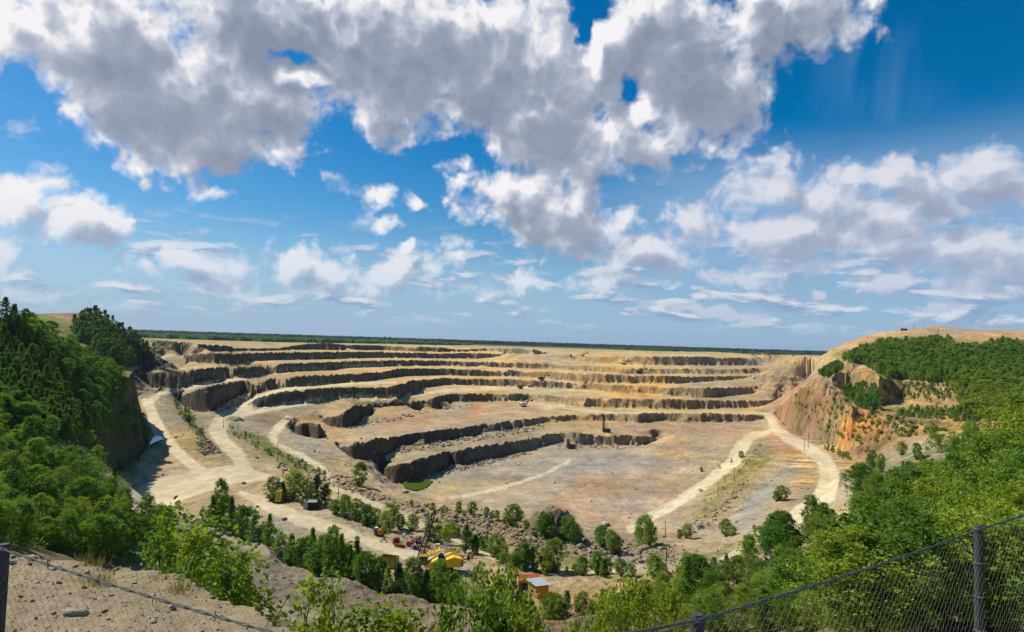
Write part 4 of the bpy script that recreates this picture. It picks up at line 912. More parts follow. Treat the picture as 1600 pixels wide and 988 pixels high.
# --- west hill forest: the largest ones singly, the closed wood behind them as one mass
pts = scatter([(-30,440),(0,450),(60,482),(110,505),(160,560),(200,610),(232,690),(150,680),(80,690),(-30,650)], 330, 120, 520, 8)
pts.sort(key=lambda p: p[1])
for p in pts[:38]: plant(random.choice(['darkt', 'darkt', 'birch', 'dense']), p, U(6, 8.5), 'tree at the front of the shaded forest on the steep west hill', 'trees at the front of the west hill forest')
mass('forest', pts[38:200], ['darkt'], (6, 8.5), 'closed dark forest on the steep west hill', 'lib', 3)
mass('forest', pts[200:], ['birch'], (5.5, 8.5), 'lighter birches mixed into the west hill forest', 'lib', 4)
for p in scatter([(90,640),(190,640),(225,720),(180,770),(110,740)], 30, 100, 420, 10):
    plant(random.choice(['darkt', 'shrubd', 'shrubd']), p, U(2.5, 5), 'dark shrub clinging to the shaded cliff above the haul road', 'shrubs on the shaded cliff', 'shrub', 'shrub')
crest_ = [((-0.72 * Yv - 8 if Yv < 290 else -0.64 * Yv - 14), Yv) for Yv in np.linspace(246, 350, 18)]
mass('forest', [(x, y, zat(x, y)) for x, y in crest_], ['birch'], (7, 10), 'birches along the crest of the west hill', 'lib', 5)
mass('forest', scatter([(128,500),(150,497),(200,525),(240,548),(238,560),(190,575),(150,560),(112,520)], 170, 500, 1000, 3), ['d'], (9, 15), 'dark forest on the second hill beside the bare spoil top', None, 6)
# --- forest and shrubs on the east wall
EH = scatter(Z5((490,262),(620,268),(760,225),(860,190),(950,185),(1180,190),(1220,235),(1370,235),(1420,205),(1588,215),(1640,430),(1200,425),(830,392),(700,320),(470,282)), 1500, 440, 850, 2)
mass('forest', EH[::2], ['y'], (6, 10), 'bright young forest covering the east hill', None, 7); mass('forest', EH[1::2], ['m'], (6, 11), 'darker trees mixed into the east hill forest', None, 8)
mass('forest', scatter(Z5((460,370),(560,310),(590,345),(500,390)), 70, 400, 950, 2), ['y'], (5, 8), 'thicket on the orange spur below the east hill', None, 9)
mass('forest', scatter(Z5((590,480),(680,450),(790,480),(800,575),(700,570)), 60, 400, 640, 3), ['m'], (6, 10), 'dark green thicket on the ledge above the orange rock wall', None, 12)
for poly_, n, y0, y1, kinds, hh, lb, gr in (
    (Z5((420,745),(560,790),(640,840),(620,850),(500,800)), 22, 330, 480, 'ym', (2.5, 4), 'small shrub lining the outer edge of the haul road bend', 'shrubs lining the haul road bend'),):
    for p in scatter(poly_, n, y0, y1, 3):
        plant_far(random.choice(kinds), p, U(*hh), lb, gr, 'tree' if ' tree' in lb[:30] else 'shrub', 'tree' if ' tree' in lb[:30] else 'shrub')
mass('scrub', scatter(Z5((880,600),(960,560),(1100,570),(1290,560),(1420,560),(1420,640),(1100,622)), 130, 330, 540, 2), ['m'], (2.5, 5.5), 'scrub along the rim of the lower rock wall', None, 13)
mass('scrub', scatter(Z5((790,400),(1050,425),(1180,440),(1180,520),(840,500)), 90, 400, 640, 2), ['m'], (2, 4.5), 'scrub dotted over the upper rock wall', None, 14)
mass('scrub', scatter(Z5((400,560),(560,480),(720,560),(1000,640),(1200,700),(1000,740),(650,760),(480,700),(330,560),(330,480)), 170, 330, 720, 2), ['y'], (1.5, 4.0), 'small scrub dotted over the orange rock wall', None, 15)
mass('forest', scatter(Z5((1180,430),(1640,440),(1640,640),(1300,620),(1250,560)), 260, 250, 640, 3), ['y'], (5, 9), 'thicket spilling down over the east end of the rock wall', None, 10)
# --- trees traced one by one: (u, top, base, kind, width, label)
HID = [(347,748,196),(333,775,192),(362,777,188),(381,792,184),(398,803,180),(422,804,176),(441,836,172),(456,834,170),(471,842,168),(489,826,166),(503,838,163),(520,823,160),(534,836,158),(547,850,157),(558,840,156),(573,862,155),(590,882,153),(607,886,152),(624,880,151),(645,872,150),(668,890,149),(690,876,147),(711,894,147),
       (863,926,137),(870,930,136),(886,923,136),(912,926,136),(942,920,137),(925,938,134),(862,940,132),(900,945,132)]
for k, (u, vt, Y) in enumerate(HID):
    x, y, zt = P(u, vt, Y=Y); zb = zat(x, y); h = zt - zb
    if h < 3: continue
    a = k < 23
    plant(random.choice(['slim', 'slim', 'slim', 'darkt', 'birch'] if a else ['slim', 'birchy', 'slim']), (x, y, zb), h, 'tree in the row behind the bare earth berm' if a else 'small tree on the bank below the huts', 'trees in the row behind the berm' if a else 'small trees below the huts', wide=min(1.0, 7.5 / h) * 1.15)
    if a: plant(random.choice(['shrubd', 'birch']), (x + U(-3, 3), y + U(2, 6), zat(x, y + 4)), h * 0.72, 'low shrub filling in behind the tree row on the berm', 'low shrubs behind the berm row', 'shrub', 'shrub', wide=1.1)
VIS = [(425,747,782),(441,754,780),(459,738,781),(478,752,784),(494,745,790),(508,758,791),(539,775,808),(524,782,803),(555,781,812),(571,790,817),(585,795,819),(609,790,830),(625,805,827),(645,805,829),(670,820,844),(683,823,848),(696,826,851),(728,823,862),(742,838,864),(774,837,869),(786,850,872),(820,850,888),(808,862,886),(833,858,889),(864,845,893),(852,860,892),(910,872,899),(935,864,896),(949,875,898),(970,875,899),(986,882,902),(1022,869,902),(1034,880,905),
       (716,784,799),(737,785,803),(760,793,808),(776,798,812),(801,790,821),(811,797,815),(676,786,797),(690,792,800),(851,804,840),(862,822,843),(888,808,846),(899,820,851),(934,826,846),(941,823,856),(955,830,861),(963,838,864),(562,725,760),(1073,820,840),(1062,828,842),(1133,812,837),(1144,822,838),(1178,820,828),(1222,760,782),(1213,768,784),(1158,705,716),(1096,730,737),(1278,790,800)]
DSC = {425: 'tree beside the yellow cabinet', 459: 'tallest tree between the yellow and the grey cabinet', 494: 'dark tree behind the grey cabinet', 562: 'lone slim tree on the rubble edge of the pit', 728: 'large dark tree beside the scrap yard', 801: 'tree on the pit rim beside the rubble mound', 1222: 'round shrub on the bank between the grey shelf and haul road', 851: 'tree growing on the rubble mound'}
for (u, vt, vb) in VIS:
    g = hit(u, vb, 120)
    if g is None: continue
    h = (vb - vt) / F * g[1] * 1.03; dk = u in (494, 508, 728, 742, 441)
    plant('darkt' if dk else 'birchy' if u > 1040 or u % 3 == 0 else 'birch', g, max(1.5, h), DSC.get(u, ('small birch on the rubble rim of the pit' if u > 660 and vb < 862 else 'small birch along the terrace road') if vb - vt > 17 else 'low shrub on the rubble rim of the pit'), None if u in DSC else (('small birches on the pit rim' if u > 660 and vb < 862 else 'small birches along the terrace road') if vb - vt > 17 else 'low shrubs on the rubble rim'), *(('tree', 'tree') if vb - vt > 17 or u in DSC else ('shrub', 'shrub')), wide=1.3)
g = hit(1008, 853, 120); plant('dense', g, 46 / F * g[1], 'big round tree at the pit rim above the scree', None, wide=1.0)
for ln, n, hh, lb, gr in (([(272,628),(286,645),(296,662),(318,684)], 26, (2.5, 5.5), 'shrub on the ridge between the two west haul roads', 'shrubs on the ridge between the haul roads'),
        ([(352,668),(390,690),(420,708),(460,724),(500,742)], 34, (1.5, 3.6), 'shrub on the bank beside the pole line', 'shrubs on the bank beside the pole line'),
        ([(440,778),(495,790),(560,815),(600,832)], 40, (2, 4.5), 'low scrub along the terrace road', 'low scrub along the terrace road'),
        ([(742,868),(790,880),(830,893),(980,900)], 30, (2, 4), 'low scrub beside the scrap yard', 'low scrub beside the scrap yard'),
        ([(1120,735),(1150,715),(1165,720),(1130,755),(1100,790)], 16, (1.0, 2.2), 'dry shrub between the inner ramp and the grey shelf', 'shrubs between ramp and shelf'),
        ([(640,792),(760,808),(900,845)], 34, (1.2, 3.2), 'tiny shrub on the rubble rim', 'tiny shrubs on the rubble rim'),
        ([(650,815),(700,835),(760,858)], 20, (2.5, 5), 'bushy shrub between the terrace and the pale middle road', 'shrubs between terrace and middle road'),
        ([(1160,553),(1190,556),(1215,558),(1240,556)], 16, (5, 9), 'dark shrub at the far corner of the pit rim', 'shrubs at the far pit corner')):
    for i in range(n):
        k = U(0, len(ln) - 1.001); a, b = ln[int(k)], ln[int(k) + 1]; f = k - int(k)
        g = hit(a[0] + (b[0] - a[0]) * f + U(-7, 7), a[1] + (b[1] - a[1]) * f + U(-4, 4), 120)
        if g: plant_far(random.choice('ymm'), g, U(*hh), lb, gr, 'tree' if 'tree' in lb[:12] else 'shrub', 'tree' if 'tree' in lb[:12] else 'shrub')
# --- the wood on the plain: nobody could count it
def wood(name, a0, a1, na, y0f, y1, ny, h, label, mat, seed):
    a = np.linspace(a0, a1, na); t = np.linspace(0, 1, ny)
    y0 = np.array([y0f(k) for k in a]) * (1 + 0.05 * fbm(a * 30, a * 0, seed, 3))
    Yw = y0[None] * (y1 / y0[None]) ** t[:, None]; Aw = np.broadcast_to(a, Yw.shape); Xw = Aw * Yw
    zg = -22.0 - 0.0003 * Yw
    top = zg + h * (0.62 + 0.75 * np.random.RandomState(seed).rand(*Yw.shape) ** 3.5) + 6 * fbm(Aw * 90, Yw / 900, seed, 4)
    Zr = np.concatenate([zg[:1] - 6, top, zg[-1:] - 20]); Yr = np.concatenate([Yw[:1] - 5, Yw, Yw[-1:] + 10]); Ar = np.concatenate([Aw[:1], Aw, Aw[-1:]])
    n1 = Yr.shape[0]; ix = np.arange(n1 * na).reshape(n1, na)
    Q = np.stack([ix[:-1, :-1], ix[:-1, 1:], ix[1:, 1:], ix[1:, :-1]], -1).reshape(-1, 4)
    V = np.stack([Ar * Yr, Yr, Zr], -1).reshape(-1, 3); col = np.random.RandomState(seed + 1).rand(len(V), 1) * np.ones((1, 3))
    tag(mesh_np(name, V, Q, mat, col, smooth=False), label, 'wood', kind='stuff')
wood('forest', -1.04, 1.04, 2600, lambda k: float(np.interp(k, [-1, -0.1, -0.04, 0.2, 0.28, 1], [2700, 2900, 3400, 3600, 3000, 3000])), 9500, 26, 17, 'dark green forest along the whole horizon', L_WOOD, 5)
wood('forest', -1.0, -0.06, 1700, lambda k: float(np.interp(k, [-1, -0.5, -0.3, -0.1, -0.06], [1500, 1450, 1700, 2200, 2600])), 2900, 14, 10, 'brighter young forest on the plain behind the west rim', L_WOOD2, 8)
wood('forest', 0.16, 0.56, 800, lambda k: float(np.interp(k, [0.16, 0.25, 0.56], [2700, 2200, 1800])), 3000, 10, 10, 'brighter young forest on the plain behind the east rim', L_WOOD2, 9)
# ------------------------------------------------------------------ water
def sheet(name, pts, zoff, mat, label, z=None):
    w = []
    for u, v in pts:
        g = hit(u, v, 150)
        w.append((g[0], g[1], (g[2] if z is None else z)))
    zc = sorted(q[2] for q in w)[len(w) // 2] + zoff
    mb = MB(); mb.add([(x, y, zc) for x, y, _ in w], [tuple(range(len(w)))])
    return tag(mb.build(name, mat), label, 'water', kind='structure')
def water_mat(name, col):
    m, N_, b = nmat(name); b.inputs['Base Color'].default_value = col + (1,); b.inputs['Roughness'].default_value = 0.06
    nn = N_.noise(None, 40, 3); bp = N_.n('ShaderNodeBump'); bp.inputs['Strength'].default_value = 0.08; N_.put(bp.inputs['Height'], nn); N_.put(b.inputs['Normal'], bp.outputs[0]); return m
W_GRN = water_mat('pond_water', (0.085, 0.125, 0.012)); W_BLU = water_mat('puddle_water', (0.05, 0.07, 0.09))
sheet('water', [(628,757),(640,753),(655,751),(668,751),(677,753),(670,760),(662,765),(650,768),(640,766),(632,763)], 0.5, W_GRN, 'bright green pond at the foot of the lowest rock face')
sheet('water', [(239,668),(246,670),(251,680),(256,687),(248,692),(240,700),(233,703),(237,690),(241,682)], 0.35, W_BLU, 'blue puddle beside the west haul road')
# ------------------------------------------------------------------ loose rock (nobody could count it) and single boulders
rk_m = pmat('loose_rock', S(140, 128, 106), 0.95, var=0.45, scale=0.6)
def rock_verts(r, s):
    ph = (1 + 5 ** 0.5) / 2
    V = np.array([(-1, ph, 0), (1, ph, 0), (-1, -ph, 0), (1, -ph, 0), (0, -1, ph), (0, 1, ph), (0, -1, -ph), (0, 1, -ph), (ph, 0, -1), (ph, 0, 1), (-ph, 0, -1), (-ph, 0, 1)]) / 1.9
    V = V * (1 + 0.35 * r.normal(size=(12, 1))) * np.array([1, 0.8 + 0.3 * r.rand(), 0.55 + 0.3 * r.rand()])
    a = r.rand() * 6.28; c, s_ = math.cos(a), math.sin(a); V = V @ np.array([[c, -s_, 0], [s_, c, 0], [0, 0, 1]]) * s
    return V
RF = np.array([(0,11,5),(0,5,1),(0,1,7),(0,7,10),(0,10,11),(1,5,9),(5,11,4),(11,10,2),(10,7,6),(7,1,8),(3,9,4),(3,4,2),(3,2,6),(3,6,8),(3,8,9),(4,9,5),(2,4,11),(6,2,10),(8,6,7),(9,8,1)])
def rocks(name, spots, mat, label, kind='stuff'):
    r = np.random.RandomState(len(spots)); Vs, Fs = [], []
    for k, (x, y, z, s) in enumerate(spots):
        Vs.append(rock_verts(r, s) + np.array([x, y, z + s * 0.1])); Fs.append(RF + 12 * k)
    return tag(mesh_np(name, np.concatenate(Vs), np.concatenate(Fs), mat, None, smooth=False), label, 'rubble', kind=kind)
sp_ = []
for pl_, n, s0, s1 in (([(520,745),(600,775),(760,808),(900,840),(1060,852),(1060,882),(900,872),(760,848),(640,803),(530,765)], 900, 0.3, 1.3), (Z2((460,690),(560,790),(440,805),(410,710)), 220, 0.3, 1.2), (Z2((860,850),(1150,880),(1400,960),(1150,1000),(900,900)), 260, 0.3, 1.2),
        (Z3((660,748),(1150,692),(1520,610),(1520,650),(1200,705),(1000,742),(660,792)), 330, 0.5, 1.6), (Z3((730,960),(940,885),(1100,850),(1450,780),(1450,800),(1000,905)), 260, 0.4, 1.5), ([(1060,832),(1130,785),(1160,748),(1175,752),(1130,805),(1080,842)], 160, 0.3, 1.3),
        ([(500,915),(600,940),(720,965),(850,980),(850,988),(600,988),(430,900)], 350, 0.1, 0.4), (Z3((330,648),(430,605),(780,545),(1150,490),(1150,500),(800,560),(440,640)), 140, 0.6, 1.7), (Z4((160,695),(350,740),(760,748),(700,770),(330,760),(120,730)), 160, 0.5, 1.6)):
    r_ = random.Random(n)
    for (x, y, z) in scatter(pl_, n, 100): sp_.append((x, y, z, s0 + (s1 - s0) * r_.random() ** 3))
r_ = random.Random(77)
for (x, y, z) in scatter([(250,560),(600,560),(1180,560),(1230,660),(1290,760),(1150,860),(700,880),(430,840),(250,800),(240,650)], 1500, 150, 900):
    i_, j_ = gidx(x, y)
    if road0[min(NJ - 1, int(j_)), int(i_)] < 0.3: sp_.append((x, y, z - 0.1, 0.25 + 0.9 * r_.random() ** 5))
rocks('rubble', sp_, rk_m, 'broken grey brown rock strewn over the pit banks')
for k, (u, v, s) in enumerate(((470,722,2.0),(476,727,1.6),(1096,768,1.5),(560,768,1.7),(1010,858,1.6))):
    g = hit(u, v, 120); r = np.random.RandomState(k + 70)
    tag(mesh_np('boulder', rock_verts(r, s) + np.array([g[0], g[1], g[2] + 0.3]), RF, rk_m, smooth=False), ['large pale boulder under the pole line', 'smaller boulder touching the large pale one', 'boulder on the bank above the grey shelf', 'boulder next to the pale middle road', 'boulder on the scree under the big round tree'][k], 'boulder')
# stones, gravel and dry grass on the lookout
st_m = pmat('pale_stone', S(158, 146, 124), 0.9, var=0.3, scale=30, bump=0.004)
st_d = pmat('brown_stone', S(120, 104, 86), 0.9, var=0.35, scale=30, bump=0.004)
def padhit(u, v):
    a, s = rays(u, v); a = float(a); s = float(s); Y = -2.42 / s
    for _ in range(4): Y = zat(a * Y, Y) / s
    return (a * Y, Y, zat(a * Y, Y))
stones = [(118,961,.125,1,'long flat pale stone on the brown dirt'),(50,873,.085,1,'pinkish stone under the wire near the post'),(17,881,.07,1,'flat pale stone beside the dark post'),(240,973,.05,1,'rounded tan stone at the bottom of the dirt patch'),(117,886,.05,1,'pale stone on the dirt rim below the bushes'),(182,891,.045,1,'pale stone beside the dry grass tuft'),
          (135,896,.06,1,'grey stone just under the wire'),(93,912,.04,0,'dark stone in the middle of the brown dirt'),(130,919,.045,0,'dark stone next to the grass tuft'),(32,933,.04,0,'small dark stone nearer the post'),(50,940,.04,0,'small dark stone beside the small dark one'),(58,911,.035,1,'small pale stone in the brown dirt'),(109,928,.03,0,'little dark upright stone'),
          (22,871,.06,0,'dark lump at the rim by the post'),(46,883,.035,0,'small dark stone under the pinkish one'),(85,891,.04,0,'small brown stone near the rim'),(221,962,.035,1,'small pale stone right of the long flat one'),(163,957,.05,0,'brown clod above the rounded tan stone'),(83,959,.04,1,'one of the pale chips beside the long flat stone'),(268,949,.045,1,'whitish stone under the sagging wire'),
          (270,953,.04,0,'dark stone touching the whitish one'),(212,912,.035,0,'dark flat stone near the yellow grass'),(367,938,.05,0,'dark flat stone at the end of the rim'),(333,935,.05,1,'pale stone under the saplings'),(174,931,.035,1,'small round pale stone below the wire'),(1400,962,.05,1,'stone on top of the dirt mound'),(1470,970,.06,0,'clod on the dirt mound near the post'),(1520,962,.05,1,'pale stone at the foot of the post')]
for k, (u, v, s, pale, lb) in enumerate(stones):
    lb = lb.replace('right of', 'just past')
    g = padhit(u, v); r = np.random.RandomState(k + 3); V = rock_verts(r, s * 0.6) * (np.array([1.5, 0.8, 0.6]) if k == 0 else 1)
    tag(mesh_np('stone', V + np.array([g[0], g[1], g[2] + s * 0.12]), RF, st_m if pale else st_d, smooth=False), lb, 'stone')
r_ = random.Random(4); gv_ = []
for _ in range(7000):
    Y = r_.uniform(3.3, 7.3); a = r_.uniform(-0.95, -0.22) if r_.random() < 0.75 else r_.uniform(0.5, 0.95)
    if Y < np.interp(a, acol, edgeY) - 0.05: gv_.append((a * Y, Y, zat(a * Y, Y), 0.003 + 0.012 * r_.random() ** 4))
rocks('gravel', gv_[::2], st_d, 'small stones and grit scattered over the lookout'); rocks('gravel', gv_[1::2], st_m, 'pale grit scattered over the lookout')
def tufts(name, spots, mat, label):
    r = np.random.RandomState(9); Vs = []; 
    for (x, y, z, h, n, w) in spots:
        a = r.rand(n) * 6.28; d = r.rand(n) * w; bx = x + np.cos(a) * d; by = y + np.sin(a) * d; hh = h * (0.4 + 0.8 * r.rand(n)); lx = np.cos(a) * hh * 0.6 * r.rand(n); ly = np.sin(a) * hh * 0.6 * r.rand(n)
        b = r.rand(n) * 3.14; wx = np.cos(b) * h * 0.025; wy = np.sin(b) * h * 0.025
        Vs.append(np.stack([np.stack([bx - wx, by - wy, z + 0 * a - 0.01], -1), np.stack([bx + wx, by + wy, z + 0 * a - 0.01], -1), np.stack([bx + lx, by + ly, z + hh], -1)], 1).reshape(-1, 3))
    V = np.concatenate(Vs); n = len(V) // 3; col = np.repeat(r.rand(n), 3)[:, None] * np.ones((1, 3))
    return tag(mesh_np(name, V, np.arange(3 * n).reshape(n, 3), mat, col, smooth=False), label, 'grass', kind='stuff')
G_DRY = leaf_mat('dry_grass', (0.30, 0.24, 0.09), (0.20, 0.21, 0.05), 0.3)
ts = []
for u, v, n in ((140,880,60),(150,884,70),(128,877,50),(95,872,40),(150,912,60),(140,908,50),(158,916,40),(285,922,70),(278,926,60),(240,906,30),(1500,975,60),(1515,980,60),(1420,972,40),(1560,982,50),(1455,962,40),(400,950,30)):
    g = padhit(u, v); ts.append((g[0], g[1], g[2], 0.13, n, 0.14))
for _ in range(900):
    u, v = r_.uniform(0, 470), r_.uniform(868, 988)
    if v < np.interp(u, [0, 150, 300, 420, 470], [858, 876, 910, 952, 988]): continue
    g = padhit(u, v)
    if fbm(np.array([g[0] / 1.4 + 4]), np.array([g[1] / 1.1]), 201, 4)[0] > -0.05: ts.append((g[0], g[1], g[2], 0.04, 7, 0.05))
tufts('grass', ts, G_DRY, 'thin dry grass growing on the lookout dirt')
# ------------------------------------------------------------------ ground cover on overgrown banks
def cover(n, poly_, y0, y1, per, size, spread, mat, label, seed):
    pts = scatter(poly_, n, y0, y1)
    if not pts: return
    C0 = np.array(pts); sc = np.clip(C0[:, 1] / 40.0, 0.25, 6.0)
    V, Q, col = leaves(C0 + np.array([0, 0, 0.05]), per, 1.0, 1.0, np.random.RandomState(seed).rand(len(C0)), seed)
    ctr = np.repeat(C0, (np.full(len(C0), per)), 0); ctr = np.repeat(ctr, 4, 0); s4 = np.repeat(sc, per * 4)[:, None]
    off = V - ctr; q = off.reshape(-1, 4, 3); mid = q.mean(1, keepdims=True)
    V = ctr + ((mid * spread + (q - mid) * size).reshape(-1, 3)) * s4
    tag(mesh_np('ground_cover', V, Q, mat, col, smooth=False), label, 'plants', kind='stuff')
cover(700, [(960,988),(1000,900),(1130,862),(1330,800),(1330,730),(1500,680),(1640,600),(1640,1000),(1345,990)], 5.5, 260, 26, 0.16, 0.75, L_YEL, 'low green growth on the slope below the fence', 1)
cover(1500, [(-30,620),(60,690),(200,790),(300,880),(420,945),(300,905),(80,860),(-30,850)], 6.5, 260, 26, 0.16, 0.75, L_MID, 'low green growth beyond the dirt edge', 2)
cover(500, [(380,862),(480,888),(720,957),(980,955),(980,988),(480,988)], 5, 150, 12, 0.05, 0.25, G_DRY, 'sparse dry weeds on the bare bank', 3)
cover(500, [(500,780),(640,830),(760,878),(980,898),(980,912),(700,880),(560,835)], 100, 300, 16, 0.05, 0.2, L_MID, 'weeds along the terrace road', 4)
cover(900, Z2((560,590),(650,610),(1150,880),(1200,930),(960,890),(700,730)), 200, 500, 14, 0.045, 0.16, L_YEL, 'weeds on the bank under the pole line', 5)
cover(500, [(1090,800),(1150,735),(1175,700),(1200,700),(1160,760),(1110,810)], 200, 600, 12, 0.04, 0.15, G_DRY, 'dry weeds on the bank beside the inner ramp', 6)
cover(1300, Z2((0,300),(300,195),(400,205),(320,262),(100,308)) + Z2((260,470),(440,640),(500,760),(400,660)), 300, 900, 10, 0.03, 0.11, L_MID, 'weeds on the upper west terraces', 7)
cover(2600, [(-30,440),(0,452),(110,500),(200,600),(235,700),(180,790),(100,700),(-30,650)], 100, 560, 22, 0.09, 0.42, L_DRK, 'undergrowth on the steep west hill', 8)
cover(700, [(640,790),(760,806),(900,840),(1050,846),(1050,870),(900,865),(700,820)], 100, 400, 10, 0.045, 0.15, G_DRY, 'dry weeds on the rubble banks', 9)
# ------------------------------------------------------------------ wire fence
STEEL = pmat('weathered_steel', (0.060, 0.062, 0.066), 0.7, 0.1, 0.4, 25)
WIRE = pmat('zinc_wire', (0.13, 0.14, 0.12), 0.7, 0.1, 0.3, 30); NET = pmat('dull_net_wire', (0.16, 0.16, 0.14), 0.75, 0.1, 0.3, 30)
fence = empty('wire_fence', (0, 3.0, -2.42)); tag(fence, 'sagging chain link fence with dark steel posts and barbed top wire along the lookout', 'fence')
FP = [P(-330, 800, Y=4.6), P(4, 851, Y=3.3), P(640, 1038, Y=2.35), P(1091, 961, Y=2.75), P(1531, 822, Y=4.3), P(1720, 757, Y=5.4)]
off = Vector((0, -3.0, 2.42))
def sub(p): return Vector(p) + off
for k, p in enumerate(FP):
    mb = MB(); zg = -2.6
    r = 0.028 if k else 0.03
    mb.tube([sub((p[0], p[1], zg)), sub((p[0], p[1] + 0.01, p[2] - 0.02)), sub((p[0], p[1] + 0.01, p[2] + 0.0))], [r, r, r * 0.8], 10)
    o = mb.build('post', STEEL, fence, smooth=False)
    mb = MB(); 
    for t in range(5): mb.tube([sub((p[0] + 0.036 * math.cos(a * 1.05), p[1] + 0.036 * math.sin(a * 1.05), p[2] - 0.03 - 0.22 * t + 0.003 * a)) for a in range(7)], 0.003, 4)
    mb.build('tie_wire', WIRE, o)
def spanpts(n=26):
    out = []
    for k in range(len(FP) - 1):
        a, b = Vector(FP[k]), Vector(FP[k + 1]); sag = 0.012 * (b - a).length
        for i in range(n):
            t = i / n; q = a.lerp(b, t); q.z -= sag * 4 * t * (1 - t) * 0.5 + 0.004; q.y -= 0.034; out.append(q)
    out.append(Vector(FP[-1])); return out
sp = spanpts(60)
mb = MB()
for ph in (0, math.pi):
    mb.tube([sub((q.x, q.y + 0.005 * math.cos(i * 1.1 + ph), q.z + 0.005 * math.sin(i * 1.1 + ph))) for i, q in enumerate(sp)], 0.0036, 5, cap=False)
mb.build('top_wire', WIRE, fence)
for i in range(7, len(sp), 9):
    q = sp[i]; mb = MB(); rr = random.Random(i)
    for s_ in (-1, 1):
        d = Vector((rr.uniform(-.3, .3), rr.uniform(-.4, .4), s_)).normalized() * 0.024; mb.tube([sub(q - d), sub(q + d)], [0.0012, 0.0018], 4)
    mb.build('barb', WIRE, fence)
for hgt in (0.42, 0.95):
    mb = MB(); mb.tube([sub((q.x, q.y, q.z - hgt)) for q in sp[::4]], 0.0016, 4, cap=False); mb.build('strand', WIRE, fence)
mesh_mb = MB(); L = [0.0]
for i in range(1, len(sp)): L.append(L[-1] + (Vector((sp[i].x, sp[i].y, 0)) - Vector((sp[i - 1].x, sp[i - 1].y, 0))).length)
spx = [q.x for q in sp]; spy = [q.y for q in sp]; spz = [q.z for q in sp]
pitch = 0.062; ncol = int(L[-1] / pitch); rows = 38
for c in range(ncol):
    for par in (0, 1):
        pts_ = []
        for j in range(rows):
            s_ = (c + (0.5 if j % 2 else float(par))) * pitch
            pts_.append(sub((np.interp(s_, L, spx), np.interp(s_, L, spy) + (0.004 if (j + par) % 2 else -0.004) + 0.015 * math.sin(s_ * 2.1 + j * .2), np.interp(s_, L, spz) - 0.012 - j * 0.0335 + 0.006 * math.sin(s_ * 5))))
        mesh_mb.tube(pts_, 0.00065, 3, cap=False)
mesh_mb.build('chain_link', NET, fence)
# ------------------------------------------------------------------ huts, cabinets, poles
ORANGE = pmat('orange_board', S(222, 140, 30), 0.7, var=0.25, scale=3); RUST = pmat('rusted_sheet', S(170, 88, 44), 0.85, var=0.35, scale=1.4); ZINC = pmat('grey_roof_sheet', S(168, 172, 174), 0.6, 0.1, 0.2, 1.5)
DARK = pmat('dark_opening', (0.012, 0.012, 0.014), 0.8); YEL = pmat('yellow_paint', S(240, 196, 20), 0.45, var=0.2, scale=0.8, spec=0.5); YOLD = pmat('faded_yellow_paint', S(160, 148, 70), 0.7, var=0.3, scale=1.2)
GSTEEL = pmat('grey_painted_steel', S(150, 152, 150), 0.6, var=0.2, scale=2); BRN = pmat('rusty_brown_steel', (0.085, 0.040, 0.024), 0.8, 0.2, 0.4, 3); BLK = pmat('greasy_black_steel', (0.02, 0.02, 0.022), 0.6, 0.3, 0.3, 3)
TIMBER = pmat('grey_timber', (0.14, 0.115, 0.085), 0.9, var=0.35, scale=4); WOODW = pmat('tan_plank', S(160, 130, 84), 0.85, var=0.3, scale=4); WHT = pmat('white_paint', (0.72, 0.72, 0.70), 0.6, var=0.12, scale=2)
REDP = pmat('red_paint', (0.42, 0.05, 0.04), 0.6, var=0.3, scale=3); BLUP = pmat('dark_blue_paint', (0.03, 0.05, 0.12), 0.6, var=0.3, scale=3); ORP = pmat('orange_paint', (0.55, 0.22, 0.03), 0.6, var=0.25, scale=3); GLS = pmat('window_glass', (0.03, 0.04, 0.05), 0.1, spec=0.8)
def at(u, v, rz=0.0, name='x', dz=0.0):
    g = hit(u, v, 120); return empty(name, (g[0], g[1], g[2] + dz), rz), g[1]
# hut with grey lean-to roof, orange front
hut, Yh = at(848, 936, R(24), 'hut'); k = Yh / 165.0
tag(hut, 'small orange fronted hut under a pale grey sheet roof, with a dark shadow beside it', 'hut'); hut.scale = (k, k, k)
mb = MB(); mb.prism([(-1.6, 0.35), (1.6, 0.35), (1.6, 3.1), (-1.6, 3.25)], 0, 5.4); mb.build('wall', WOODW, hut)
mb = MB(); mb.box((0, -0.03, 1.75), (3.14, 0.06, 2.72)); mb.build('front_panel', ORANGE, hut)
mb = MB()
for i in range(9): mb.box((-2.05 + 0.2 * 0 + i * 0.51, 2.6, 3.42 - 0.012 * i), (0.50, 6.4, 0.07 + 0.02 * (i % 2)), rot=(R(-3), R(2.6), 0))
mb.build('roof', ZINC, hut)
mb = MB(); mb.box((0.25, -0.09, 1.45), (0.95, 0.06, 1.95)); d_ = mb.build('door', pmat('amber_door', S(236, 160, 30), 0.6), hut); mb = MB(); mb.box((0.6, -0.13, 1.4), (0.05, 0.05, 0.18)); mb.build('handle', BLK, d_)
mb = MB(); mb.box((-1.3, 2.7, 0.18), (0.3, 5.2, 0.35)); mb.build('skid', TIMBER, hut); mb = MB(); mb.box((1.3, 2.7, 0.18), (0.3, 5.2, 0.35)); mb.build('skid', TIMBER, hut)
mb = MB(); mb.box((0.1, -0.75, 0.3), (2.4, 1.1, 0.12)); mb.build('step', TIMBER, hut)
mb = MB(); mb.box((1.63, 2.4, 2.1), (0.05, 0.9, 0.8)); w_ = mb.build('window', GLS, hut)
con, Yc_ = at(826, 918, R(4), 'shed'); k = Yc_ / 165.0; con.scale = (k, k, k)
tag(con, 'low rusty red roofed shed standing behind the grey roofed hut', 'shed')
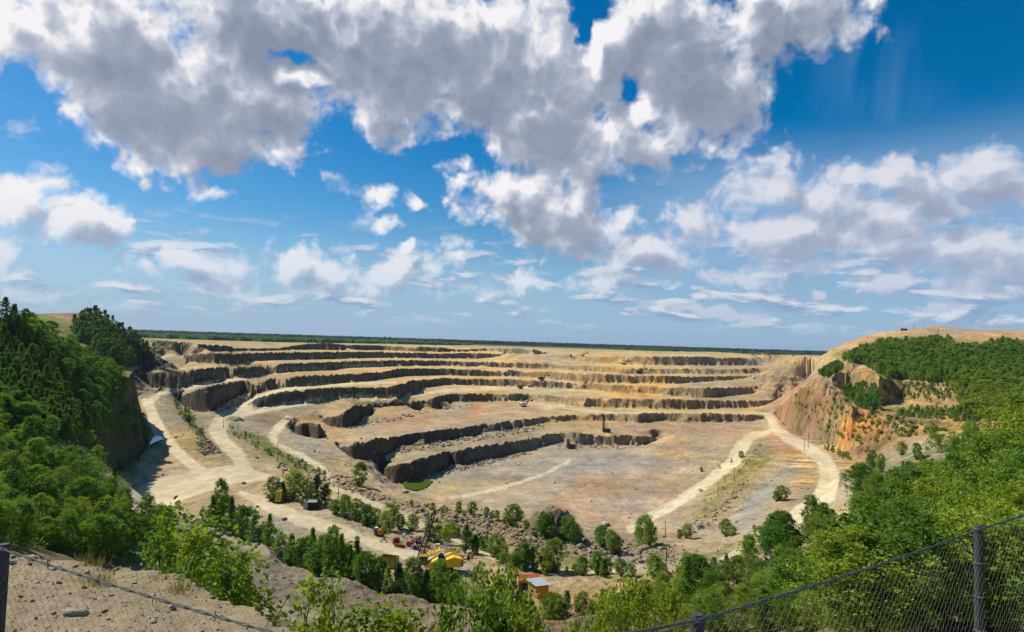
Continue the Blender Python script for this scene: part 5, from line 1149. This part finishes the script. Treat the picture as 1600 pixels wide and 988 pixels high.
mb = MB(); mb.box((0, 0, 1.15), (5.0, 3.2, 2.3)); mb.build('wall', pmat('dark_red_sheet', S(110, 52, 34), 0.85), con)
mb = MB(); mb.prism([(-1.85, 2.3), (0.5, 3.15), (1.85, 2.75), (1.85, 2.65), (0.5, 3.05), (-1.85, 2.2)], -2.8, 2.8, 'x'); mb.build('roof', RUST, con)
mb = MB(); mb.box((0, -1.72, 2.02), (5.1, 0.08, 0.55)); mb.build('fascia', ORANGE, con); mb = MB(); mb.box((-1.2, -1.63, 0.95), (1.0, 0.07, 1.8)); mb.build('door', DARK, con)
# yellow cabinet on a frame, grey cabinet
cab, Yk = at(435, 786, R(8), 'cabinet'); tag(cab, 'tall narrow yellow cabinet on a dark skid at the road side', 'cabinet')
mb = MB(); mb.box((0, 0, 2.6), (1.9, 1.3, 4.2), rot=(0, R(3), 0)); mb.build('body', YEL, cab, 0.04); mb = MB(); mb.box((-0.1, -0.68, 2.5), (1.3, 0.05, 3.2), rot=(0, R(3), 0)); mb.build('door', YOLD, cab)
for s_ in (-1, 1): mb = MB(); mb.box((0.3, 0.7 * s_, 0.2), (4.6, 0.3, 0.4)); mb.build('skid', BLK, cab)
mb = MB(); mb.box((0.15, 0, 4.78), (2.2, 1.6, 0.1), rot=(0, R(3), 0)); mb.build('roof', YOLD, cab)
gc, Yg = at(484, 796, R(10), 'cabinet'); tag(gc, 'grey steel kiosk with a dark open side beside the dark trees', 'cabinet')
mb = MB(); mb.box((-2.0, 0, 1.7), (0.25, 3.2, 3.4)); mb.box((0.2, 1.5, 1.7), (4.2, 0.2, 3.4)); mb.build('wall', GSTEEL, gc); mb = MB(); mb.box((-1.3, -1.2, 1.6), (1.4, 1.0, 3.2)); mb.build('panel', GSTEEL, gc, 0.03)
mb = MB(); mb.box((0.6, -0.1, 1.3), (3.2, 2.6, 2.6)); mb.build('shade_block', DARK, gc); mb = MB(); mb.box((0.9, -0.3, 3.05), (3.4, 3.0, 0.14), rot=(R(4), 0, 0)); mb.build('roof', GSTEEL, gc)  # solid near-black block stands in for the shade behind the open side
poles = [(402,675,706),(433,691,722),(441.5,732,768),(527,760,792),(349,650,669),(385,674,692),(323,595,609),(729,807,862),(1040,857,905),(1039.5,815,840),(1147,731,753),(1122,754,774),(1263,676,700),(1257,685,705),(720,782,798),(371,664,679),(595,600,612)]
POL = {402: 'timber pole at the top of the weedy bank', 433: 'timber pole by the pale boulders', 441.5: 'timber pole behind the yellow cabinet', 527: 'leaning timber pole past the grey cabinet', 349: 'pole at the neck of the haul road', 385: 'short pole on the weedy bank', 323: 'lone pole on the west bench road', 729: 'pole in front of the large dark tree by the scrap', 1040: 'tall pole on the edge of the lower slope', 1039.5: 'thin pole under the big round tree', 1147: 'pole beside the inner ramp', 1122: 'lower pole beside the inner ramp', 1263: 'pole on the bend under the orange wall', 1257: 'second pole on the bend under the orange wall', 720: 'thin pole at the pit rim birches', 371: 'pole beside the brown earth bank', 595: 'distant pole on the fourth bench'}
for (u, vt, vb) in poles:
    g = hit(u, vb, 120)
    if g is None: continue
    h = (vb - vt) / F * g[1]; rt = empty('utility_pole', g, random.uniform(-0.4, 0.4)); tag(rt, POL[u], 'pole', 'utility poles of the pit power line')
    ln = 0.25 if u == 527 else random.uniform(-0.1, 0.1); mb = MB(); mb.tube([(0, 0, -0.5), (0, 0, 0), (ln * 1.2, 0, h)], [0.19, 0.19, 0.11], 7); mb.build('shaft', TIMBER, rt)
    mb = MB(); mb.box((ln * 1.1, 0, h * 0.94), (1.5, 0.12, 0.12)); ca = mb.build('crossarm', TIMBER, rt)
    for s_ in (-0.65, 0, 0.65):
        mb = MB(); mb.cyl((ln * 1.1 + s_, 0, h * 0.94 + 0.18), 0.07, 0.24, n=6); mb.build('insulator', GLS, ca)
for u, vt, vb, lb in ((1428, 505.5, 513.5, 'thin mast on the skyline of the bare spoil heap'), (1466, 510, 524, 'mast on the spoil heap above the forest')):
    g = hit(u, vb + 2, 850) or P(u, vb, Y=1000); h = (vb - vt) / F * g[1]; rt = empty('mast', g); tag(rt, lb, 'mast'); mb = MB(); mb.tube([(0, 0, -1), (0, 0, h)], [0.35, 0.25], 6); mb.build('shaft', TIMBER, rt); mb = MB(); mb.box((0, 0, h * 0.86), (4.2, 0.3, 0.3)); mb.build('crossarm', TIMBER, rt)
# ------------------------------------------------------------------ rope shovels
def lattice(mb, a, b, w, n, r=0.09, wt=None):
    a, b = Vector(a), Vector(b); d = (b - a).normalized(); s_ = d.cross(Vector((0, 1, 0))).normalized(); t = d.cross(s_)
    wt = w * 0.4 if wt is None else wt
    C_ = [[(a.lerp(b, i / n)) + (s_ * x + t * y) * (w + (wt - w) * i / n) / 2 for x, y in ((-1, -1), (1, -1), (1, 1), (-1, 1))] for i in range(n + 1)]
    for k in range(4): mb.tube([c[k] for c in C_], r, 4)
    for i in range(n):
        for k in range(4): mb.tube([C_[i][k], C_[i + 1][(k + 1) % 4]], r * 0.6, 3); mb.tube([C_[i][k], C_[i][(k + 1) % 4]], r * 0.5, 3)
def shovel(u, v, rz, label, house, k=1.0, luff=42, dip=0.0, group=None):
    rt, Y = at(u, v, rz, 'rope_shovel'); tag(rt, label, 'rope shovel', group); rt.scale = (k, k, k)
    for s_ in (-1, 1):
        mb = MB(); mb.prism([(-3.1, 0.3), (-2.8, 0), (2.8, 0), (3.1, 0.3), (3.1, 0.9), (2.8, 1.2), (-2.8, 1.2), (-3.1, 0.9)], 1.75 * s_ - 0.5, 1.75 * s_ + 0.5); mb.build('track', BLK, rt, 0.05)
    mb = MB(); mb.box((0, 0, 1.15), (3.4, 3.0, 0.8)); mb.cyl((0, 0, 1.7), 1.5, 0.4); mb.build('undercarriage', BLK, rt)
    mb = MB(); mb.prism([(-4.6, 1.9), (1.7, 1.9), (1.7, 4.6), (0.9, 5.0), (-3.2, 5.0), (-4.6, 4.3)], -2.4, 2.4); h_ = mb.build('house', house, rt, 0.05)
    for y in (-2.42, 2.42):
        mb = MB(); mb.box((-1.4, y, 3.6), (1.4, 0.05, 0.9)); mb.build('louvre', BLK, h_)
    mb = MB(); mb.box((2.4, -1.6, 3.6), (1.6, 1.5, 2.4)); c_ = mb.build('cab', house, rt, 0.05); mb = MB(); mb.box((3.22, -1.6, 4.0), (0.05, 1.2, 1.1)); mb.box((2.4, -2.37, 4.0), (1.1, 0.05, 1.0)); mb.build('window', GLS, c_)
    mb = MB(); mb.box((-5.0, 0, 2.7), (0.9, 4.4, 1.7)); mb.build('counterweight', BLK, rt, 0.08)
    mb = MB()
    for y in (-1.3, 1.3): mb.tube([(0.9, y, 4.8), (-0.6, y * 0.6, 7.4)], 0.13, 5); mb.tube([(-3.4, y, 4.8), (-0.6, y * 0.6, 7.4)], 0.13, 5)
    mb.tube([(-0.6, -0.9, 7.4), (-0.6, 0.9, 7.4)], 0.16, 6); mb.build('gantry', BRN, rt)
    a = R(luff); tip = Vector((2.0 + 10 * math.cos(a), 0.3, 2.4 + 10 * math.sin(a)))
    mb = MB()
    for y in (-0.25, 0.85): mb.tube([(2.0, y, 2.4), (tip.x * 0.5 + 1.0, y, tip.z * 0.5 + 1.2), (tip.x, y * 0.7 + 0.1, tip.z)], [0.3, 0.42, 0.24], 6)
    mb.cyl((tip.x, 0.3, tip.z), 0.6, 1.0, 'y', 12); mb.build('boom', BRN, rt)
    pv = Vector((2.0, 0.3, 2.4)).lerp(tip, 0.5); dp = pv + Vector((4.2 * math.cos(dip), 0, 4.2 * math.sin(dip))); bk = pv - Vector((2.6 * math.cos(dip), 0, 2.6 * math.sin(dip)))
    mb = MB()
    for y in (-0.75, 1.35): mb.tube([(bk.x, y, bk.z), (dp.x, y, dp.z)], 0.2, 5)
    mb.build('dipper_handle', BRN, rt)
    mb = MB(); mb.prism([(dp.x - 0.2, dp.z + 0.8), (dp.x + 1.9, dp.z + 1.1), (dp.x + 1.6, dp.z - 1.0), (dp.x - 0.1, dp.z - 1.0)], -0.8, 1.4); mb.build('dipper', BLK, rt, 0.05)
    mb = MB()
    for y in (0.1, 0.5): mb.tube([(-0.6, y, 7.4), (tip.x, y, tip.z + 0.6)], 0.045, 4); mb.tube([(tip.x + 0.6, y, tip.z), (dp.x + 0.9, y, dp.z + 1.1)], 0.045, 4)
    mb.build('rope', BLK, rt)
    return rt
CREAM = pmat('cream_paint', S(226, 212, 180), 0.6, var=0.2, scale=1); BROWNP = pmat('dark_brown_paint', (0.07, 0.045, 0.03), 0.7, var=0.3, scale=1)
shovel(819, 636, R(14), 'cream rope shovel on the upper pit floor, largest of the bench machines', CREAM, 1.0, 58, 0.2)
shovel(814, 608, R(10), 'dark rope shovel on the bench right above the cream one', BROWNP, 1.0, 35, -0.3)
shovel(847, 595, R(14), 'dark rope shovel beside the ochre bench', BROWNP, 1.1, 60, 0.1)
shovel(1000, 584, R(20), 'dark rope shovel on the third bench of the far wall', BROWNP, 1.2, 55, 0.1)
shovel(975, 570, R(25), 'pale rope shovel digging the yellow bank', CREAM, 1.15, 45, 0.0)
shovel(911, 557, R(20), 'small pale rope shovel near the top of the far wall', CREAM, 1.05, 45, 0.0)
# drill rigs
def drill(u, v, hm, label, foot=0.5):
    rt, Y = at(u, v, R(10), 'drill_rig'); tag(rt, label, 'drill rig')
    for s_ in (-1, 1): mb = MB(); mb.prism([(-3, 0.3), (-2.6, 0), (2.6, 0), (3, 0.3), (2.8, 1.0), (-2.8, 1.0)], 1.4 * s_ - 0.35, 1.4 * s_ + 0.35); mb.build('track', BLK, rt)
    mb = MB(); mb.prism([(-3.4, 1.0), (3.4, 1.0), (3.4, 2.7), (2.2, 3.6), (-3.4, 3.6)], -1.6, 1.6); mb.build('body', BROWNP, rt, 0.05); mb = MB(); mb.box((-2.6, 0, 4.2), (1.6, 2.2, 1.3)); mb.build('cab', BROWNP, rt, 0.05)
    mb = MB(); lattice(mb, (-3.2, 0, 0.6), (-3.2, 0, hm), 1.5, 10, 0.13, 1.3); mb.build('mast', BLK, rt); mb = MB(); mb.tube([(-3.2, 0, 0.2), (-3.2, 0, hm + 0.4)], 0.22, 6); mb.build('drill_rod', BLK, rt)
    mb = MB(); mb.tube([(1.5, 0, 3.5), (-2.6, 0, hm * 0.6)], 0.14, 5); mb.build('brace', BLK, rt)
drill(948, 676, 16, 'tall drill rig with a slender dark mast on the pinkish bench'); drill(893, 701, 8, 'short dark drill rig at the foot of the lowest rock face')
# small plant on the pit floor and at the pond
for u, v, lb, s_ in ((947, 822, 'small white and grey pump unit at the near edge of the pit floor', 1.0), (634, 771, 'grey pump on a stand beside the green pond', 0.9)):
    rt, Y = at(u, v, R(20), 'pump_unit'); tag(rt, lb, 'pump'); rt.scale = (s_,) * 3
    mb = MB(); mb.box((0, 0, 0.5), (3.4, 1.6, 0.3)); mb.build('frame', BLK, rt); mb = MB(); mb.box((-0.6, 0, 1.3), (1.7, 1.3, 1.4)); mb.build('housing', WHT, rt, 0.05); mb = MB(); mb.cyl((1.0, 0, 1.15), 0.55, 1.1, 'x', 12); mb.build('motor', GSTEEL, rt)
    for x in (-1.2, 1.2):
        mb = MB(); mb.cyl((x, -0.85, 0.35), 0.35, 0.2, 'y', 12); mb.build('wheel', BLK, rt)
    mb = MB(); mb.tube([(1.4, 0, 1.2), (2.6, 0.2, 0.6), (3.4, 1.5, 0.15)], 0.12, 6); mb.build('hose', BLK, rt)
# ------------------------------------------------------------------ the parked yellow excavator, half dismantled
g = P(690, 893, z=zat(*P(690, 893, -62.2)[:2])); big = empty('excavator', (g[0], g[1], zat(g[0], g[1])), R(8))
tag(big, 'big bright yellow rope excavator parked behind the tree row, its brown lattice boom raised', 'excavator'); k = g[1] / 172.0; big.scale = (k * 0.93,) * 3
for s_ in (-1, 1): mb = MB(); mb.prism([(-3.4, 0.3), (-3, 0), (3, 0), (3.4, 0.3), (3.4, 0.9), (3, 1.2), (-3, 1.2), (-3.4, 0.9)], 1.9 * s_ - 0.5, 1.9 * s_ + 0.5); mb.build('track', BLK, big, 0.05)
mb = MB(); mb.box((0, 0, 1.3), (4.4, 3.4, 0.7)); mb.cyl((0, 0, 1.75), 1.8, 0.4); mb.build('undercarriage', BLK, big)
mb = MB(); mb.prism([(1.0, 1.9), (5.2, 1.9), (5.3, 4.2), (3.1, 4.75), (1.0, 4.0)], -2.7, 2.7); mb.build('engine_house', YEL, big, 0.06)
mb = MB(); mb.prism([(-4.8, 1.9), (-1.2, 1.9), (-1.2, 4.4), (-3.6, 3.1), (-4.8, 2.5)], -2.7, 0.6); mb.build('hood', YEL, big, 0.06)
mb = MB(); mb.box((-2.4, 0.9, 5.15), (4.4, 2.3, 0.3), rot=(R(10), R(-28), 0)); mb.build('roof_panel', YEL, big, 0.05)
mb = MB(); mb.box((3.1, 0.0, 4.85), (4.5, 0.25, 0.25), rot=(0, R(-6), R(12))); mb.box((3.2, 1.6, 4.95), (4.3, 0.25, 0.3), rot=(0, 0, R(-8))); mb.build('roof_rail', YEL, big)
mb = MB(); mb.box((-5.3, -0.6, 3.6), (2.6, 2.4, 2.5)); c_ = mb.build('cab', YOLD, big, 0.06); mb = MB(); mb.box((-5.3, -1.83, 4.0), (1.9, 0.06, 1.1)); mb.build('window', GLS, c_)
mb = MB(); mb.box((-0.1, -1.2, 3.0), (2.0, 2.6, 2.0)); mb.cyl((-0.2, 0.8, 3.6), 0.9, 2.2, 'y', 14); mb.build('winch', BLK, big)
mb = MB(); lattice(mb, (-7.2, -1.0, 0.8), (-2.6, 5.2, 15.0), 1.6, 12, 0.13, 0.9); mb.build('boom', BRN, big)
mb = MB(); mb.cyl((-2.5, 5.4, 15.3), 0.8, 0.5, 'x', 12); mb.build('sheave', BRN, big); mb = MB(); mb.tube([(-6.4, 0.4, 0.6), (-3.6, 7.0, 9.5)], 0.16, 5); mb.tube([(-5.0, 1.4, 0.6), (-3.0, 6.5, 12.5)], 0.12, 5); mb.build('brace', BRN, big)
mb = MB(); mb.prism([(5.3, 1.9), (6.0, 2.2), (6.0, 3.9), (5.3, 4.1)], -2.6, 2.6); mb.build('counterweight', YOLD, big, 0.08)
def thing_at(u, v, name, label, cat, parts, rz=0.0, sc=1.0):
    rt, Y = at(u, v, rz, name); tag(rt, label, cat); rt.scale = (sc,) * 3
    for nm, mat, fn in parts:
        mb = MB(); fn(mb); mb.build(nm, mat, rt, 0.02)
thing_at(608, 886, 'bin', 'faded yellow open steel bin between the road and the brown boom', 'bin', (('body', YOLD, lambda m: (m.box((0, -1.25, 1.5), (4.6, 0.12, 2.8)), m.box((0, 1.25, 1.5), (4.6, 0.12, 2.8)), m.box((-2.3, 0, 1.5), (0.12, 2.4, 2.8)), m.box((2.3, 0, 1.5), (0.12, 2.4, 2.8)), m.box((0, 0, 0.3), (4.5, 2.4, 0.15)))), ('rib', BRN, lambda m: [m.box((x, -1.36, 1.5), (0.12, 0.12, 2.9)) for x in (-2.2, -0.7, 0.8, 2.2)]), ('rim', BRN, lambda m: m.box((0, -1.3, 2.95), (4.8, 0.2, 0.15)))), R(-14))
thing_at(594, 838, 'engine', 'orange engine block on a frame at the far end of the scrap yard', 'engine', (('block', ORP, lambda m: (m.box((0, 0, 1.6), (1.8, 1.2, 1.3)), m.box((0.2, 0, 0.9), (0.9, 1.0, 1.2)), m.cyl((0.5, 0, 2.3), 0.3, 0.8))), ('frame', BLK, lambda m: (m.box((0, 0.5, 0.2), (2.4, 0.2, 0.3)), m.box((0, -0.5, 0.2), (2.4, 0.2, 0.3))))), 0.4)
thing_at(588, 836, 'tank', 'dark blue tank standing beside the orange engine', 'tank', (('shell', BLUP, lambda m: m.cyl((0, 0, 1.3), 0.75, 1.9, 'z', 14)), ('lid', WHT, lambda m: m.cyl((0, 0, 2.32), 0.6, 0.1, 'z', 14)), ('leg', BLK, lambda m: [m.box((x, y, 0.2), (0.15, 0.15, 0.5)) for x in (-.5, .5) for y in (-.5, .5)])))
thing_at(597, 847, 'track_link', 'broken dark track piece lying on the grey gravel', 'track piece', (('plate', BLK, lambda m: (m.box((0, 0, 0.5), (2.6, 0.5, 0.2), rot=(0, -0.6, 0.3)), m.box((0.9, 0.6, 0.4), (1.6, 0.3, 0.2), rot=(0, 0.4, -0.4)))),))
thing_at(619, 851, 'drum', 'red machine cab shell with an arched top in the scrap yard', 'cab shell', (('shell', REDP, lambda m: (m.prism([(-1, 0.3), (1, 0.3), (1, 1.6), (0.6, 2.2), (-0.4, 2.3), (-1, 1.7)], -0.8, 0.8))), ('shade_panel', DARK, lambda m: m.box((0.2, -0.82, 1.2), (1.1, 0.06, 1.2))), ('arch', CREAM, lambda m: m.tube([(1.3, -0.5, 0.3), (1.2, -0.5, 1.6), (0.6, -0.5, 2.5), (-0.4, -0.5, 2.6)], 0.09, 5))))  # thin near-black plate paints the shade inside the solid shell
thing_at(625, 856, 'beam', 'rust orange girder beside the red cab shell', 'girder', (('web', RUST, lambda m: m.box((0, 0, 0.6), (3.4, 0.15, 0.7), rot=(0, 0.15, 0.2))), ('flange', RUST, lambda m: (m.box((0, 0, 1.0), (3.4, 0.5, 0.1), rot=(0, 0.15, 0.2)), m.box((0, 0, 0.2), (3.4, 0.5, 0.1), rot=(0, 0.15, 0.2))))))
thing_at(640, 854, 'gearbox', 'red gearbox casing under the lattice boom', 'gearbox', (('casing', REDP, lambda m: (m.box((0, 0, 0.9), (1.6, 1.2, 1.3)), m.cyl((0.9, 0, 1.0), 0.5, 0.8, 'x', 12))), ('flange', RUST, lambda m: m.cyl((-0.9, 0, 0.9), 0.65, 0.2, 'x', 12))))
thing_at(649, 858, 'gearbox', 'purplish red casing lying beside the dark blue drum', 'gearbox', (('casing', pmat('mauve_paint', (0.28, 0.12, 0.16), 0.7), lambda m: (m.box((0, 0, 0.6), (2.2, 1.1, 1.1), rot=(0, 0.2, 0.5)))), ('hub', DARK, lambda m: m.cyl((0, -0.7, 0.7), 0.35, 0.2, 'y', 12))))
thing_at(654, 852, 'drum', 'dark blue cable drum at the foot of the boom', 'cable drum', (('core', BLUP, lambda m: m.cyl((0, 0, 0.9), 0.6, 1.4, 'x', 14)), ('flange', BLUP, lambda m: (m.cyl((-0.75, 0, 0.9), 0.95, 0.12, 'x', 16), m.cyl((0.75, 0, 0.9), 0.95, 0.12, 'x', 16)))))
thing_at(631, 841, 'sack', 'white bulk sack in the weeds behind the scrap', 'sack', (('body', WHT, lambda m: m.box((0, 0, 0.6), (1.2, 1.1, 1.2), taper=0.75)), ('fold', WHT, lambda m: m.box((0.1, 0, 1.3), (0.5, 0.4, 0.3), rot=(0.3, 0.2, 0)))))
thing_at(697, 858, 'tarpaulin', 'white pointed tarpaulin behind the yellow excavator', 'tarpaulin', (('sheet', WHT, lambda m: m.prism([(-0.9, 0.3), (1.7, 1.6), (-0.9, 2.4)], -0.5, -0.35)), ('prop', TIMBER, lambda m: (m.tube([(-0.9, -0.3, 0), (-0.9, -0.3, 2.5)], 0.07, 5), m.tube([(1.6, -0.3, 0), (1.6, -0.3, 1.7)], 0.07, 5)))))
thing_at(684, 856, 'sack', 'pale sack beside the white tarpaulin', 'sack', (('body', CREAM, lambda m: m.box((0, 0, 0.6), (1.8, 1.2, 1.2), taper=0.7)),))
thing_at(731, 868, 'drum', 'small white drum next to the large dark tree', 'drum', (('shell', WHT, lambda m: m.cyl((0, 0, 0.7), 0.45, 1.3, 'z', 14)), ('ring', BLK, lambda m: m.cyl((0, 0, 0.7), 0.48, 0.1, 'z', 14))))
thing_at(727, 878, 'axle', 'black wheel set lying at the end of the scrap yard', 'wheel set', (('axle', BLK, lambda m: m.tube([(-1.4, 0, 0.7), (1.4, 0.4, 0.6)], 0.18, 6)), ('wheel', BLK, lambda m: (m.cyl((-1.2, 0, 0.7), 0.7, 0.35, 'x', 14), m.cyl((1.2, 0.3, 0.7), 0.7, 0.35, 'x', 14)))), 0.6)
for k, (u, v) in enumerate(((662,866),(705,862),(712,868),(643,846),(738,872),(671,858),(722,872),(655,844))):
    r_ = random.Random(k); 
    thing_at(u, v, 'scrap', 'twisted rusty steel scrap lying in the yard behind the excavator', 'scrap', (('bar', BRN if k % 2 else RUST, lambda m: [m.tube([(r_.uniform(-1.8, 1.8), r_.uniform(-1, 1), r_.uniform(0.1, 0.6)), (r_.uniform(-1.8, 1.8), r_.uniform(-1, 1), r_.uniform(0.3, 1.6))], 0.1, 5) for _ in range(7)]), ('plate', GSTEEL if k % 3 == 0 else BRN, lambda m: m.box((0.3, 0, 0.5), (1.6, 1.1, 0.08), rot=(r_.uniform(-.6, .6), r_.uniform(-.5, .5), 0)))), r_.random() * 3)
for o in [o for o in COL.objects if o.name.startswith('scrap')]: o['group'] = 'scrap steel in the yard'
# dump body on the spoil heap skyline and pale shed roofs beyond the rim
rt = empty('truck', P(1412, 515, Y=990)); tag(rt, 'tiny dark truck on the skyline of the bare spoil heap', 'truck'); rt.location.z = zat(*rt.location[:2])
mb = MB(); mb.prism([(-4, 1.4), (2, 1.4), (3, 3.6), (-4.6, 3.4)], -1.6, 1.6); mb.build('dump_body', BROWNP, rt); mb = MB(); mb.box((3.8, 0, 2.0), (2.0, 2.8, 2.4)); mb.build('cab', BROWNP, rt)
for x in (-2.5, 3.2):
    for y in (-1.5, 1.5): mb = MB(); mb.cyl((x, y, 0.8), 0.85, 0.6, 'y', 12); mb.build('wheel', BLK, rt)

# ------------------------------------------------------------------ the air
hz = MB(); hz.box((0, 7900, -20), (44000, 17000, 190)); hm = bpy.data.materials.new('haze_air'); hm.use_nodes = True; hm.node_tree.nodes.clear()
HN = NT(hm.node_tree); pv = HN.n('ShaderNodeVolumePrincipled'); pv.inputs['Color'].default_value = (0.72, 0.84, 1.0, 1); pv.inputs['Density'].default_value = 0.000034; pv.inputs['Anisotropy'].default_value = 0.2
ho = HN.n('ShaderNodeOutputMaterial'); HN.put(ho.inputs['Volume'], pv.outputs[0])
tag(hz.build('haze', hm), 'thin blue summer haze over the pit and the far forest', 'haze', kind='stuff')
